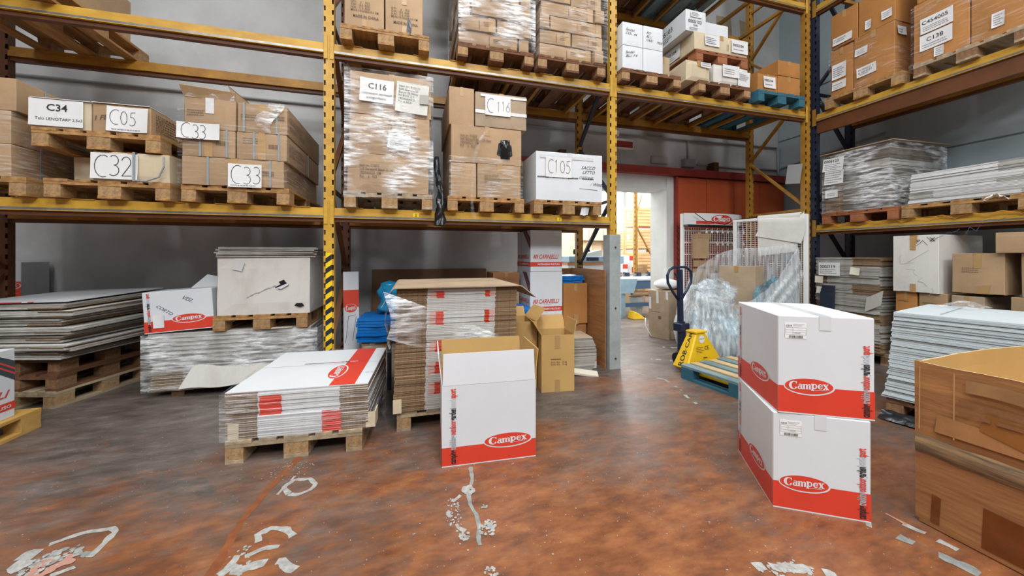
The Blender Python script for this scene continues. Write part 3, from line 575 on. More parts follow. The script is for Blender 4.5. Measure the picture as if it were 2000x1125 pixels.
# ------------------------------------------------------------------ goods on the rack along the plaster wall
D1 = 1.7585; D2 = 3.3065; PT = 0.144
PG = 'pallets on the yellow rack'
def lab(t, f, w, h, u, v, rows, m=PAP, rot=0, b=0.004, bold=.012, curl=.012, name='paper_label', pm=BLK):
    """paper label with rows of (text, size, v)"""
    fr0 = fr_of(t, f, b); o = sheet(name, w, h, m, t, fr0, u, v, rot=rot, curl=curl, seed=len(t.children))
    c, s = math.cos(R(rot)), math.sin(R(rot)); k = .008 + curl * .35
    for r_ in rows:
        s_, sz, uu, vv = r_[:4]; kind = r_[4] if len(r_) > 4 else 'p'
        if kind == 'p': q = txt(s_, sz, bold if sz > .035 else 0)
        elif kind == 'h': q = hand(s_, sz, sz * .032)
        elif kind == 'l': q = lines(*s_)
        elif kind == 'b': q = bars(*s_)
        q = mv(q, uu, vv); mb = MB(); mb.v = SURF[o.name](q[0]); mb.f = list(q[1]); mb.m = [0] * len(mb.f)
        q = mk('lettering' if kind in 'ph' else 'print', mb, r_[5] if len(r_) > 5 else (FPR if kind == 'l' and pm is BLK else pm), o)
        if kind not in 'ph': q['kind'] = 'stuff'
    return o
def prt(t, f, s_, size, u, v, m=BRP, bold=.01, shear=0, cond=1, b=0.004, rot=0, align='LEFT', n=.0025):
    return decal('lettering', mv(txt(s_, size, bold, shear, cond, align), u, v, rot), m, t, fr_of(t, f, b), n)
def fine(t, f, rows, w, u, v, rowh=.024, m=BRP, rot=0, b=0.004, seed=0):
    """print that the photograph does not let one read: broken rows"""
    return decal('print', mv(lines(rows, w, rows * rowh, seed), u, v, rot), m, t, fr_of(t, f, b), .0025)
def strap(t, f, u, w=.016, m=STR, b=.005):
    W_, D_, H_ = dims(t); mb = MB()
    if f == 'F': mb.box(u - w / 2, u + w / 2, -D_ / 2 - b - .003, -D_ / 2 - b, 0, H_ + .001).box(u - w / 2, u + w / 2, -D_ / 2 - b, D_ / 2 + b, H_ - .0005, H_ + .001)
    else: mb.box(W_ / 2 + b, W_ / 2 + b + .003, u - w / 2, u + w / 2, 0, H_ + .001)
    return mk('strap', mb, m, t)
# --- bay one, lower level
pallet('pallet under the brown cartons wrapped in grey film at the end of the rack', (-3.24, 4.22, D1), group=PG)
z = D1 + PT
for i, (h, lb) in enumerate([(.25, 'lowest'), (.25, 'middle'), (.25, 'topmost')]):
    t = carton('carton', lb + ' brown strapped carton beside the C34 and C32 cartons', .72, 1.05, h - .003, (-3.30 + (.03 if i == 2 else 0), 4.16, z), m=KR); z += h
    strap(t, 'F', .18); strap(t, 'R', -.3); strap(t, 'R', .2); decal('print', mv(lines(6, .25, .14, i), -.05, .05), BRP, t, fr_of(t, 'R'))
wrap('grey film wound round the brown cartons beside the C34 carton', .74, 1.07, .485, (-3.30, 4.16, D1 + PT), m='stretch_film', top=False, seed=1)
pallet('pallet under the C32 carton', (-2.34, 4.22, D1), group=PG)
t = carton('carton', 'yellowish carton with the handwritten C32 sheet and grey strap', .50, 1.05, .232, (-2.196, 4.15, D1 + PT), m=KB, bulge=.008)
lab(t, 'F', .30, .205, -.25, .012, [('C32', .155, .02, .03, 'h')], b=.008); strap(t, 'F', .03, b=.03); decal('print', mv(lines(7, .2, .14, 3), -.35, .05), BRP, t, fr_of(t, 'R'))
mk('loose_strap', MB().tube([(.04, -.56, .005), (.12, -.565, .004), (.2, -.565, .04), (.235, -.565, .13), (.23, -.56, .21)], .006, 6), STR, t)
carton('carton', 'plain carton half hidden behind the C32 carton', .30, .8, .236, (-2.607, 4.30, D1 + PT), m=KB)
ZU = D1 + PT + .240
pallet('upper pallet carrying the C34 carton on top of the C32 carton', (-2.395, 4.20, ZU), group=PG)
t = carton('carton', 'carton with the printed C34 Telo sheet', .355, 1.1, .225, (-2.63, 4.17, ZU + PT), m=KB)
lab(t, 'F', .325, .205, -.185, .015, [('C34', .075, .10, .118), ('Telo LENOTARP 2,5x3', .03, .035, .045)], curl=.01)
mk('tape_strip', MB().box(-.18, .18, -.565, -.2, .225, .2295), CLT, t)
t = carton('carton', 'carton with the creased handwritten C05 sheet', .375, 1.1, .228, (-2.256, 4.17, ZU + PT), m=KR)
lab(t, 'F', .265, .20, -.085, .01, [('C05', .105, .02, .06, 'h'), ((1, .2, .02, 3), 0, .03, .008, 'l')], curl=.03); prt(t, 'F', '1 FE', .05, -.18, .09, shear=.4, rot=10)
decal('print', mv(lines(7, .36, .15, 4), -.5, .05), BRP, t, fr_of(t, 'R')); mk('tape_strip', MB().box(-.187, .187, -.565, -.3, .2285, .233), CLT, t)
pallet('pallet under the stack of C33 cartons', (-1.465, 4.22, D1), group=PG)
Z = D1 + PT; W3 = .77
t = carton('carton', 'long bottom carton of the C33 stack with a handwritten sheet', W3 - .02, 1.12, .235, (-1.48, 4.17, Z), m=KR)
lab(t, 'F', .25, .20, -.04, -.01, [('C33', .14, .02, .04, 'h'), ((1, .2, .02, 4), 0, .02, .006, 'l')]); strap(t, 'F', -.19); strap(t, 'F', .27); decal('barcode', mv(bars(.10, .04), .2, .10), BRP, t, fr_of(t)); decal('print', mv(lines(7, .5, .12, 8), -.5, .06), BRP, t, fr_of(t, 'R'))
g3 = 'middle strapped cartons of the C33 stack'
for k, x in enumerate((-1.664, -1.272)):
    t = carton('carton', ['middle-layer strapped carton of the C33 stack beside the C05 carton', 'middle-layer strapped carton of the C33 stack beside the yellow upright'][k], .38, 1.12, .232, (x, 4.17, Z + .238), m=KR)
    strap(t, 'F', -.06); strap(t, 'F', .13); fine(t, 'F', 3, .17, -.14, .15 - .02, .02); decal('barcode', mv(bars(.09, .04), .05, .10), BRP, t, fr_of(t)); mk('tape_patch', MB().box(-.03, .03, -.567, -.5645, .0, .21), TAN, t)
    if k == 1: strap(t, 'R', .1); decal('print', mv(lines(7, .5, .12, 9), -.5, .06), BRP, t, fr_of(t, 'R'))
t = carton('carton', 'top strapped carton of the C33 stack with crumpled film', .38, 1.12, .25, (-1.268, 4.17, Z + .473), m=KR)
strap(t, 'F', -.14); strap(t, 'F', .11); fine(t, 'F', 3, .17, -.16, .12 - .02, .02); decal('barcode', mv(bars(.11, .04), .06, .12), BRP, t, fr_of(t)); decal('print', mv(lines(7, .5, .12, 10), -.5, .06), BRP, t, fr_of(t, 'R'))
cf = MB().grid(lambda i, j: (-.03 + .12 * i + .05 * j - .04 * math.sin(j * 5), -.57 - .03 * abs(noise.noise(Vector((i * 5, j * 7, 1)))) - .012, .26 - .30 * (1 - j) * (.7 + .3 * i)), 10, 14); mk('crumpled_film', cf, MT['heavy_film'], t, smooth=True)
t = carton('carton', 'open carton with raised torn flaps on top of the C33 stack', .37, 1.12, .255, (-1.655, 4.17, Z + .473), m=KR, tape=False)
fine(t, 'F', 3, .17, -.16, .12 - .02, .02); mk('flap', MB().hexa([(-.185, -.56, .257), (.185, -.56, .257), (.185, -.555, .26), (-.185, -.555, .26)], [(-.20, -.60, .34), (.19, -.58, .32), (.19, -.575, .325), (-.20, -.595, .345)]), KR, t)
mk('flap', MB().hexa([(.183, -.56, .257), (.183, .1, .257), (.186, .1, .257), (.186, -.56, .257)], [(.14, -.60, .37), (.26, .1, .30), (.263, .1, .302), (.143, -.6, .372)]), KR, t); mk('flap', MB().hexa([(-.185, -.55, .257), (-.185, .4, .257), (-.182, .4, .257), (-.182, -.55, .257)], [(-.17, -.55, .36), (-.25, .4, .33), (-.246, .4, .333), (-.166, -.55, .363)]), KD, t)
mk('film_liner', MB().grid(lambda i, j: (-.18 + .36 * i, -.562 - .012 * math.sin(i * 14), .255 + .045 * j), 18, 3), MT['heavy_film'], t, smooth=True); mk('tape_patch', MB().box(-.03, .03, -.568, -.564, .13, .26), CLT, t)
lab(t, 'F', .30, .135, -.215, -.10, [('C33', .11, .03, .01, 'h')], curl=.03, b=.02)
wrap('clear stretch film wound round the C33 carton stack', .80, 1.13, .69, (-1.470, 4.17, Z), m='light_film', top=False, seed=2)
# --- bay two, lower level
pallet('pallet under the silver wrapped C116 cartons', (-.215, 4.22, D1), wood=WDG, group=PG)
Z = D1 + PT
def bigprint(t, u, v, sz=.035): prt(t, 'F', 'Item no. 015635\nSelfi Starworld Beach 25 Navy\n182X66X2.5  CM\nPU:     6   PCS', sz, u, v, cond=.75, bold=.012, b=.012)
t = carton('carton', 'lowest carton of the three wrapped C116 cartons', .735, 1.1, .363, (-.22, 4.17, Z), m=KR, bulge=.012); bigprint(t, -.26, .24)
t = carton('carton', 'middle carton of the wrapped trio with handwritten 416055', .735, 1.1, .372, (-.205, 4.17, Z + .365), m=KR, bulge=.012); decal('lettering', mv(hand('416055', .085, .006), -.02, .25), BRP, t, fr_of(t, 'F', .012)); bigprint(t, -.05, .2)
lab(t, 'F', .20, .15, -.03, .065, [('C116', .05, .05, .095), ('MATERASSINO\nSTARBEACH\nAUTOGONFIABILE', .021, .02, .068)], rot=-6, b=.014); decal('underline_stroke', mv(rect(.24, .006), .04, .2, -6), BRP, t, fr_of(t))
t = carton('carton', 'top carton of the wrapped trio with the printed C116 sheet', .735, 1.1, .39, (-.195, 4.17, Z + .74), m=KR, bulge=.012)
lab(t, 'F', .30, .22, -.285, .11, [('C116', .075, .07, .125), ('materassino starbeach', .031, .01, .07), ('autogonfiabile', .031, .06, .03)], rot=-2, b=.014)
lab(t, 'F', .30, .29, .03, .045, [('Item no. 015635\nSelfi Starworld\nBeach 25 Navy\nIN BOX 2.5\n182X66X2.5\nPU: 6 PCS', .03, .02, .24)], m=mat('wrapped_print_patch', (.55, .55, .50), .3), rot=-4, b=.014)
mk('grey_label', MB().box(.26, .345, -.589, -.587, .13, .22), mat('grey_label', (.36, .34, .30), .5), t)
wrap('thick silver stretch film round the three C116 cartons', .77, 1.20, 1.133, (-.208, 4.22, Z), m='heavy_film', seed=3, amp=.016, off=.018, skirt=(.055, .412, .622))
pallet('pallet under the six taped C116 cartons', (.735, 4.22, D1), group=PG)
t = carton('carton', 'small lower-layer wrapped carton under the 015635 carton', .26, 1.05, .345, (.497, 4.17, Z), m=KR)
t = carton('carton', 'wide lower-layer wrapped carton under the 015635 carton', .465, 1.05, .35, (.872, 4.17, Z), m=KR); bigprint(t, -.16, .22, .03)
t = carton('carton', 'carton with the 015635 print and torn black film', .74, 1.05, .378, (.742, 4.17, Z + .352), m=KR); bigprint(t, -.28, .26)
mk('torn_hole', MB().face([(.10, -.5305, .10), (.20, -.5305, .06), (.27, -.5305, .10), (.26, -.5305, .2), (.2, -.5305, .26), (.12, -.5305, .22)]), BLKP, t)
bg = MB().grid(lambda i, j: ((.14 + .10 * i) * 1.0, -.535 - .05 * math.sin(i * 3.14) * math.sin(j * 3.14) - .01 * noise.noise(Vector((i * 6, j * 6, 2))), .06 + .20 * j), 10, 10); mk('black_film_scrap', bg, BLKP, t, smooth=True)
t = carton('carton', 'narrow upright plain carton on the taped C116 stack', .255, 1.0, .385, (.480, 4.16, Z + .732), m=KR)
t = carton('carton', 'carton with the handwritten C 116 sheet and pale tape', .55, 1.0, .355, (.892, 4.14, Z + .732), m=KS)
lab(t, 'F', .27, .20, -.175, .12, [('C', .13, .02, .03, 'h'), ('116', .10, .12, .05, 'h')]); mk('pale_tape_band', MB().box(-.275, .275, -.508, -.5055, .135, .17), CLT, t); mk('pale_tape_band', MB().box(-.22, .275, -.509, -.5065, .31, .335), CLT, t)
wrap('clear film round the lower cartons of the taped C116 stack', .755, 1.06, .40, (.738, 4.17, Z), m='stretch_film', top=False, seed=4)
tw = MB().tube([(.75, 3.60, 2.62), (.66, 3.585, 2.48), (.60, 3.60, 2.30), (.585, 3.60, 2.1), (.575, 3.60, 1.9), (.58, 3.60, 1.76), (.60, 3.58, 1.68)], [.008, .018, .022, .016, .014, .02, .028], 8)
tag(mk('twisted_film', tw, MT['heavy_film'], smooth=True), 'twisted rope of film hanging down the taped C116 stack', 'plastic wrap')
bb = MB().grid(lambda i, j: (.252 + (.045 - .025 * j) * (1 + .9 * noise.noise(Vector((math.cos(i * 6.283) * 2, math.sin(i * 6.283) * 2, j * 7)))) * math.cos(i * 6.283) + .02 * math.sin(j * 5), 3.60 + (.05 - .02 * j) * (1 + .9 * noise.noise(Vector((math.cos(i * 6.283) * 2, math.sin(i * 6.283) * 2, j * 9 + 4)))) * math.sin(i * 6.283) + .10 * j, 1.60 + .70 * j), 28, 34, wrap=True)
tag(mk('black_film_hank', bb, BLKP, smooth=True), 'black plastic film hanging between the two C116 stacks', 'plastic film')
pallet('pallet under the white C105 carton', (1.648, 4.22, D1), group=PG)
t = carton('carton', 'big white carton with the handwritten C105 sheet', .79, 1.05, .525, (1.665, 4.15, Z), m=WH, tapem=CLT)
lab(t, 'F', .30, .22, -.29, .25, [('C105', .13, .02, .05, 'h')]); decal('print', merge(*[mv(lines(1, .14, .045, k, .1), -.38 + k * .175, .23) for k in range(4)]), BLK, t, fr_of(t)); mk('tape_band', MB().box(-.35, .28, -.532, -.5295, .455, .49), CLT, t)
prt(t, 'F', 'SACCO\n LETTO', .05, .13, .36, BLK, 0, .45); prt(t, 'F', 'COTONE', .04, .10, .25, BLK, 0, .45); prt(t, 'F', '/ Wind', .05, .24, .18, BLK, 0, .5); decal('pen_line', mv(rect(.22, .004), .11, .14, -2), BLK, t, fr_of(t))
tag(mk('paper_scrap', MB().grid(lambda i, j: (1.80 + .10 * i + .02 * j, 3.655 - .01 * math.sin(i * 4), D1 + .002 + .085 * j), 4, 4), PAP), 'scrap of white paper in the pallet under the C105 carton', 'paper')
# --- bay two, upper level
pallet('pallet under the two cartons marked MADE IN CHINA', (-.245, 4.20, D2), group=PG)
Z = D2 + PT
for k, x in enumerate((-.440, -.080)):
    t = carton('carton', ['carton marked MADE IN CHINA with an intact front', 'carton marked MADE IN CHINA with a torn black patch'][k], .347, .9, .50, (x, 4.08, Z), m=KR)
    prt(t, 'F', 'QTY:     6     PCS\nG.W.:  12.5  KGS\nN.W.:  11.5  KGS\nMEAS: 59.5X36X33.5 CM', .026, -.12, .225, cond=.9); prt(t, 'F', 'MADE IN CHINA', .036, -.10, .09, cond=.85, bold=.02); mk('tape_patch', MB().box(-.022, .022, -.457, -.4545, 0, .075), TAN, t); mk('tape_patch', MB().box(-.022, .022, -.457, -.4545, .28, .5), TAN, t)
    if k: mk('torn_patch', MB().face([(.02, -.4575, .02), (.06, -.4575, .0), (.07, -.4575, .08), (.05, -.4575, .17), (.03, -.4575, .14)]), BLKP, t)
def bricked(x0, n_layers, lb, pal_label, seed):
    pallet(pal_label, (x0 + .40, 4.20, D2), wood=WDD, block=BLK2, group=PG); rng = random.Random(seed); z = Z; nm = ['first', 'second', 'third', 'fourth', 'fifth', 'sixth', 'seventh', 'eighth']
    for i in range(n_layers):
        h = .150; off = (.012 if i % 2 == 0 else .032)
        ws = [.63, .12] if i % 3 == 0 else ([.37, .38] if i % 3 == 1 else [.12, .63]); x = x0 + off; rl = rng.uniform(-1, 1)
        for j, w_ in enumerate(ws):
            yy = 4.135 + rng.uniform(-.025, .025)
            t = carton('carton', '%s carton in the %s layer of the %s, %s' % ('wide' if w_ > .3 else 'narrow', nm[i], lb, ([['facing the MADE IN CHINA cartons', 'facing the other bale'], ['facing the other bale', 'facing the yellow upright']][seed - 1][j])), w_ - .012, 1.04, h - .006, (x + w_ / 2, yy, z), rz=rl, m=KR, tape=False, bulge=.006)
            if w_ > .3: decal('print', mv(bars(.012, .09, 3, i), .0, .02), BRP, t, fr_of(t, 'F', .006)); decal('print', mv(lines(3, .10, .05, i + j), .05, .05), BRP, t, fr_of(t, 'F', .006)); mk('tape_patch', MB().box(w_ / 2 - .085, w_ / 2 - .02, -.528, -.5265, .0, h - .008), TAN, t)
            x += w_ + .004
        z += h
    wrap('crinkled clear film round the ' + lb, .80, 1.13, z - Z, (x0 + .405, 4.135, Z), m='heavy_film' if seed == 1 else 'stretch_film', seed=seed + 10, amp=.014, off=.004)
bricked(.435, 6, 'silvery bale', 'dark pallet under the silvery wrapped bale', 1)
bricked(1.288, 6, 'clear-wrapped bale', 'dark pallet under the wrapped bale beside the white cartons', 2)
# --- bay three, upper level
pallet('pallet under the four white cartons with pen notes', (2.70, 4.20, D2), wood=WDD, group=PG)
for j, zz in enumerate((Z, Z + .268)):
    for k, x in enumerate((2.443, 2.718)):
        t = carton('carton', ['lower', 'upper'][j] + ' white carton of the pen-marked four, ' + ['next to the yellow upright', 'next to the small brown carton'][k], .266, .62, .265, (x, 3.92, zz), m=WH, tape=False)
        q = [['Sandali\nBLU  P.4', ''], ['Sandali\nCOL. 44', 'RO\nBLU\nVARI     MIX']][j][k]
        if q: prt(t, 'F', q, .042, -.10, .17, BLK, 0, .5, rot=8 if not j else -4)
pallet('reddish pallet under the two dented beige cartons', (3.76, 4.20, D2), wood=WDD, block=BLKD, group=PG)
t = carton('carton', 'dented beige carton with a paper tag under the upper pallet', .35, .95, .245, (3.385, 4.12, Z), m=KB, bulge=.02); lab(t, 'F', .15, .06, .015, .17, [((2, .13, .05, 4), 0, .02, .01, 'l')], b=.02)
t = carton('carton', 'bulging pale carton with the SPORTINA label under the upper pallet', .54, .95, .25, (3.893, 4.12, Z), m=WG, bulge=.02)
lab(t, 'F', .26, .15, -.16, .10, [((3, .2, .08, 5), 0, .03, .03, 'l')], b=.02); lab(t, 'F', .19, .19, .075, .012, [('SPORTINA 2\nBORGHINA PER\nMATERASSINO\nPIEGHEVOLE', .022, .015, .14)], rot=-3, b=.02)
ZK = Z + .255
pallet('red-brown upper pallet carrying the 0005104 carton', (3.76, 4.24, ZK), wood=mat('red_pallet_wood', (.34, .115, .045), .75, .4, scale=4, rnd=.15), block=mat('red_block', (.36, .14, .06), .8, .3, scale=30, rnd=.15), group=PG)
t = carton('carton', 'long tan carton with the 0005104 labels', .82, .95, .215, (3.745, 4.12, ZK + PT), m=KB)
lab(t, 'F', .22, .135, -.27, .06, [((4, .17, .09, 6), 0, .02, .02, 'l')], b=.006, pm=BLP); lab(t, 'F', .26, .165, .14, .03, [('0005104', .05, .02, .08), ((1, .18, .03, 3), 0, .03, .03, 'l')], b=.006); lab(t, 'L', .30, .17, -.05, .025, [('0005104', .06, .02, .08), ((2, .22, .05, 2), 0, .03, .015, 'l')], b=.006)
fine(t, 'F', 2, .12, .11, .04, .02, rot=90)
t = carton('carton', 'tall white carton with the 0005103 number on two sides', .30, .80, .26, (3.37, 4.06, ZK + PT + .219), m=WH, tapem=TAN)
prt(t, 'F', '0005103', .058, -.12, .10, BLK); prt(t, 'F', '0,90', .035, -.04, .062, BLK); fine(t, 'F', 2, .17, -.10, .012, .018, BLK); prt(t, 'L', '0005103', .085, -.12, .12, BLK); decal('print', mv(lines(3, .25, .07, 7), -.08, .03), BLK, t, fr_of(t, 'L')); lab(t, 'F', .16, .075, -.09, .17, [((3, .12, .05, 6), 0, .02, .01, 'l')], pm=BLP)
carton('carton', 'blank white carton on the 0005104 carton', .40, .5, .205, (3.74, 3.98, ZK + PT + .219), m=WH, tape=False)
carton('carton', 'small brown carton on the dark pallet beside the pen-marked white cartons', .17, .8, .30, (2.975, 4.15, Z), m=KS)
pallet('blue pallet under the orange-brown 0005106 cartons', (4.69, 4.20, D2), wood=WDB, block=WDB, group=PG)
t = carton('carton', 'orange-brown carton with the 0005106 label on the blue pallet', .33, .95, .22, (4.475, 4.10, Z), m=KO); lab(t, 'F', .20, .15, -.09, .04, [('0005106', .042, .015, .085), ((1, .14, .03, 3), 0, .025, .03, 'l')])
carton('carton', 'lower plain orange-brown carton on the blue pallet', .39, .95, .235, (4.842, 4.10, Z), m=KO)
carton('carton', 'upper plain orange-brown carton on the blue pallet', .38, .95, .20, (4.845, 4.10, Z + .242), m=KO)
# --- bay one, upper level: pallet and cartons partly out of view
pallet('long pallet on the upper beams over the C34 carton', (-3.13, 4.15, D2), group=PG)
carton('carton', 'brown carton on the upper pallet over the C34 carton', .72, .9, .45, (-3.15, 4.14, D2 + PT), m=KR)
# --- top level, seen from below
for k, (x, m_) in enumerate(((2.75, WDD), (3.62, WDT), (1.55, WDD), (.65, WDD))):
    pallet(['dark pallet on the top beams above the pen-marked white cartons', 'blue-grey pallet on the top beams above the 0005103 carton', 'dark pallet on the top beams above the wrapped bales', 'second dark pallet on the top beams above the wrapped bales'][k], (x, 4.18, 4.8155), wood=m_, block=BLKD, group=PG)
    carton('carton', ['brown carton on the top beams above the pen-marked white cartons', 'brown carton on the blue-grey pallet on the top beams', 'brown carton on the top beams above the wrapped bales', 'second brown carton on the top beams above the wrapped bales'][k], .75, 1.0, .5, (x, 4.18, 4.8155 + PT), m=KS)
# ------------------------------------------------------------------ goods on the other rack (front faces -x): local frame turned -90
def rr(u, dist, z): return (5.40 + dist, u, z)            # u = world y of the centre, dist = metres behind the pallet fronts
E1 = 1.632 + .1005; E2 = 3.185 + .1005
PG2 = 'pallets on the rack along the pale blue wall'
pallet('wrapped pallet under the 0005217 cartons', rr(3.165, .55, E2), -90, d=1.1, group=PG2); Z = E2 + PT
t = carton('carton', 'narrow orange-brown carton with two labels next to the 0005217 carton', .255, .85, .62, rr(3.393, .47, Z), -90, m=KO)
lab(t, 'F', .16, .20, -.10, .22, [((5, .13, .13, 6), 0, .015, .03, 'l')], pm=BLP); lab(t, 'F', .16, .11, -.10, .08, [('#0005220', .026, .01, .06), ((2, .12, .04, 6), 0, .015, .01, 'l')])
t = carton('carton', 'large orange-brown carton with the 0005217 label', .40, .85, .64, rr(3.055, .47, Z), -90, m=KO)
lab(t, 'F', .20, .12, -.16, .12, [('IM 0005217\n# 0005220', .032, .015, .075), ((1, .12, .03, 6), 0, .03, .015, 'l')], rot=2); lab(t, 'F', .13, .09, -.18, .40, [((3, .1, .06, 9), 0, .015, .015, 'l')]); lab(t, 'R', .15, .10, -.40, .48, [((2, .1, .06, 9), 0, .015, .015, 'l')])
t = carton('carton', 'upper grey-wrapped carton above the narrow orange-brown carton', .30, .8, .45, rr(3.368, .45, Z + .645), -90, m=KO); lab(t, 'F', .22, .10, -.12, .03, [('IM 0005220\n# 0005220', .028, .01, .06)])
t = carton('carton', 'upper orange-brown carton above the 0005217 carton', .36, .8, .45, rr(3.03, .45, Z + .645), -90, m=KO); lab(t, 'F', .06, .11, -.10, .04, [((4, .045, .08, 3), 0, .008, .015, 'l')]); lab(t, 'F', .10, .10, .06, .06, [((3, .08, .07, 5), 0, .01, .015, 'l')])
wrap('slack clear film round the 0005217 cartons', .69, .88, .63, rr(3.185, .48, Z), -90, m='light_film', seed=21, amp=.02, top=False, skirt=(.06, .428, .492))
pallet('wrapped pallet under the C454005 cartons', rr(2.27, .55, E2), -90, d=1.1, wood=WDG, block=BLKD, group=PG2)
t = carton('carton', 'tall orange-brown carton with the C454005 and C138 labels', .42, .9, .68, rr(2.475, .49, Z), -90, m=KO)
lab(t, 'F', .25, .17, -.145, .315, [('C454005', .055, .01, .10), ((3, .2, .06, 4), 0, .02, .02, 'l')], rot=1); lab(t, 'F', .25, .17, -.15, .13, [('C138', .06, .05, .09), ((2, .2, .05, 4), 0, .02, .02, 'l')], rot=1); lab(t, 'F', .075, .10, -.04, .02, [((4, .05, .08, 3), 0, .01, .01, 'l')], m=CLT)
t = carton('carton', 'plain orange-brown carton beside the C454005 carton', .40, .9, .66, rr(2.055, .49, Z), -90, m=KO); lab(t, 'F', .08, .14, -.06, .08, [((5, .06, .11, 3), 0, .01, .015, 'l')], m=CLT)
carton('carton', 'upper orange-brown carton on the C454005 carton', .80, .85, .4, rr(2.26, .47, Z + .685), -90, m=KO)
wrap('tight clear film round the C454005 cartons', .85, .93, .65, rr(2.265, .49, Z), -90, m='light_film', seed=22, amp=.012, top=False, skirt=(.05, .440, .502))
# lower level
pallet('red-brown pallet under the film-wrapped 0005123 bundle', rr(3.20, .55, E1), -90, d=1.1, wood=mat('red_pallet_wood', (.34, .115, .045)), block=mat('red_block', (.36, .14, .06)), group=PG2); Z = E1 + PT
EDB = mat('brown_grey_edge', (.20, .165, .13), .6, .45, scale=10, stretch=(1, 1, 10), rnd=.25)
sm = [sheet_mesh(.68, .95, .0150, [(0, .3, 1), (.3, 1, 2)], [KS, EDG, EDB], s) for s in range(3)]; sm2 = [sheet_mesh(.68, .95, .0150, [(0, .3, 1), (.3, 1, 3)], [KS, EDG, EDB, EDS], s) for s in range(3)]
zt = pile('folded carton in the film-wrapped 0005123 bundle', 'folded cartons of the 0005123 bundle', sm + sm2, rr(3.235, .52, Z), -90, 50, .0156, jit=.008, jr=.6, pick=lambda i, n: random.choice((0, 1, 2, 3)) if not 30 < i < 38 else random.choice((3, 4, 5)))
tag(mk('cover_sheet', MB().hexa([(5.36, 3.60, zt + .004), (6.4, 3.60, zt + .10), (6.42, 2.83, zt + .02), (5.38, 2.83, zt + .004)][::-1], [(5.36, 3.60, zt + .012), (6.4, 3.60, zt + .108), (6.42, 2.83, zt + .028), (5.38, 2.83, zt + .012)][::-1]), KS), 'bent kraft sheet lying on top of the 0005123 bundle', 'cardboard sheet')
w_ = wrap('glossy film wound tightly round the 0005123 bundle', .72, .99, .765, rr(3.235, .52, Z), -90, m='heavy_film', seed=23, amp=.022, off=.012, top=False)
t = w_; t['dim'] = (.72, 1.055, .8)
lab(t, 'F', .24, .17, -.34, .56, [('0005123', .05, .01, .115), ((4, .2, .09, 3), 0, .02, .01, 'l')], rot=-3, b=0); lab(t, 'F', .22, .18, -.32, .38, [((5, .2, .15, 8), 0, .01, .015, 'l')], rot=-2, b=0); lab(t, 'F', .15, .10, -.31, .20, [((2, .1, .05, 8), 0, .02, .02, 'l')], b=0)
pallet('pallet under the low pile of white flat cartons by the pale blue wall', rr(2.31, .55, E1), -90, w=.92, d=1.1, group=PG2)
sa = sheet_mesh(.82, .95, .0125, [(0, .76, 1), (.76, 1, 2)], [WB, EDW, EDS], 1); sb = sheet_mesh(.82, .95, .0125, [(0, .24, 2), (.24, 1, 1)], [WB, EDW, EDS], 2); sc = sheet_mesh(.82, .95, .0125, [(0, .96, 1), (.96, 1, 2)], [WB, EDW, EDS], 3)
pile('white flat carton in the low pile on the rack by the pale blue wall', 'white flat cartons on the rack by the pale blue wall', [sa, sb, sc], rr(2.30, .50, Z), -90, 26, .0130, jit=.006, pick=lambda i, n: 2 if i < 4 or 13 <= i < 18 else (1 if i < 10 else 0), drift=lambda f: (.03 * f - .015, 0))
tag(mk('crumpled_paper', MB().grid(lambda i, j: (5.36 + .03 * j + .03 * noise.noise(Vector((i * 7, j * 7, 3))), 2.15 - .16 * i, E1 + .10 + .05 * math.sin(i * 3.1) + .03 * noise.noise(Vector((i * 9, j * 9, 1)))), 10, 6), CRM, smooth=True), 'crumpled tan paper stuck in the pallet under the white flat cartons', 'paper')
# floor level of that rack
for k, (y, hgt) in enumerate(((3.25, 0), (2.32, 0))):
    pallet(['floor pallet under the 0005119 bundles', 'floor pallet under the brown cartons by the pale blue wall'][k], (5.93, y, 0), -90, d=1.1, wood=WDG, group='floor pallets under the rack by the pale blue wall')
sm = [sheet_mesh(.70, .95, .018, [(0, .6, 1), (.6, 1, 2)], [KS, EDS, EDG], 5), sheet_mesh(.70, .95, .018, [(0, .2, 2), (.2, 1, 1)], [KS, EDS, EDG], 6), sheet_mesh(.70, .95, .018, [(0, 1, 1)], [KS, EDS, EDG], 7)]
zt = pile('folded grey-white carton in the tied 0005119 bundles', 'folded cartons of the 0005119 bundles', sm, (5.78, 3.26, PT), -90, 60, .0186, jit=.009, jr=.8, pick=lambda i, n: (i // 6) % 3, z_extra=lambda i: .005 if i % 12 == 11 else 0)
t = thing('paper_sheet', 'white sheet printed 0005119 on the tied bundles', 'paper', (5.285, 3.26, PT), -90); t['dim'] = (.7, .02, 1.2)
lab(t, 'F', .25, .17, -.29, .90, [('0005119', .052, .015, .10), ((3, .2, .07, 3), 0, .02, .02, 'l')], b=0, curl=.006); 
for k, (u, v) in enumerate(((.07, .93), (-.33, .80), (-.31, .66))):
    c_ = thing('paper_tag', ['square cream tag beside the 0005119 sheet', 'upper small cream tag below the 0005119 sheet', 'lower small cream tag below the 0005119 sheet'][k], 'tag', (5.278, 3.26, PT), -90); c_['dim'] = (.7, .02, 1.2); sheet('tag_paper', .10, .09, CRM, c_, onface('F', (.7, .02, 1.2)), u, v, rot=-8 if k == 0 else -3)
tag(mk('torn_sheet', MB().grid(lambda i, j: (5.28 - .05 * j, 3.05 - .16 * i - .05 * j, .62 + .18 * j + .10 * i), 6, 6), WG), 'torn white cardboard corner folding out of the 0005119 bundles', 'cardboard')
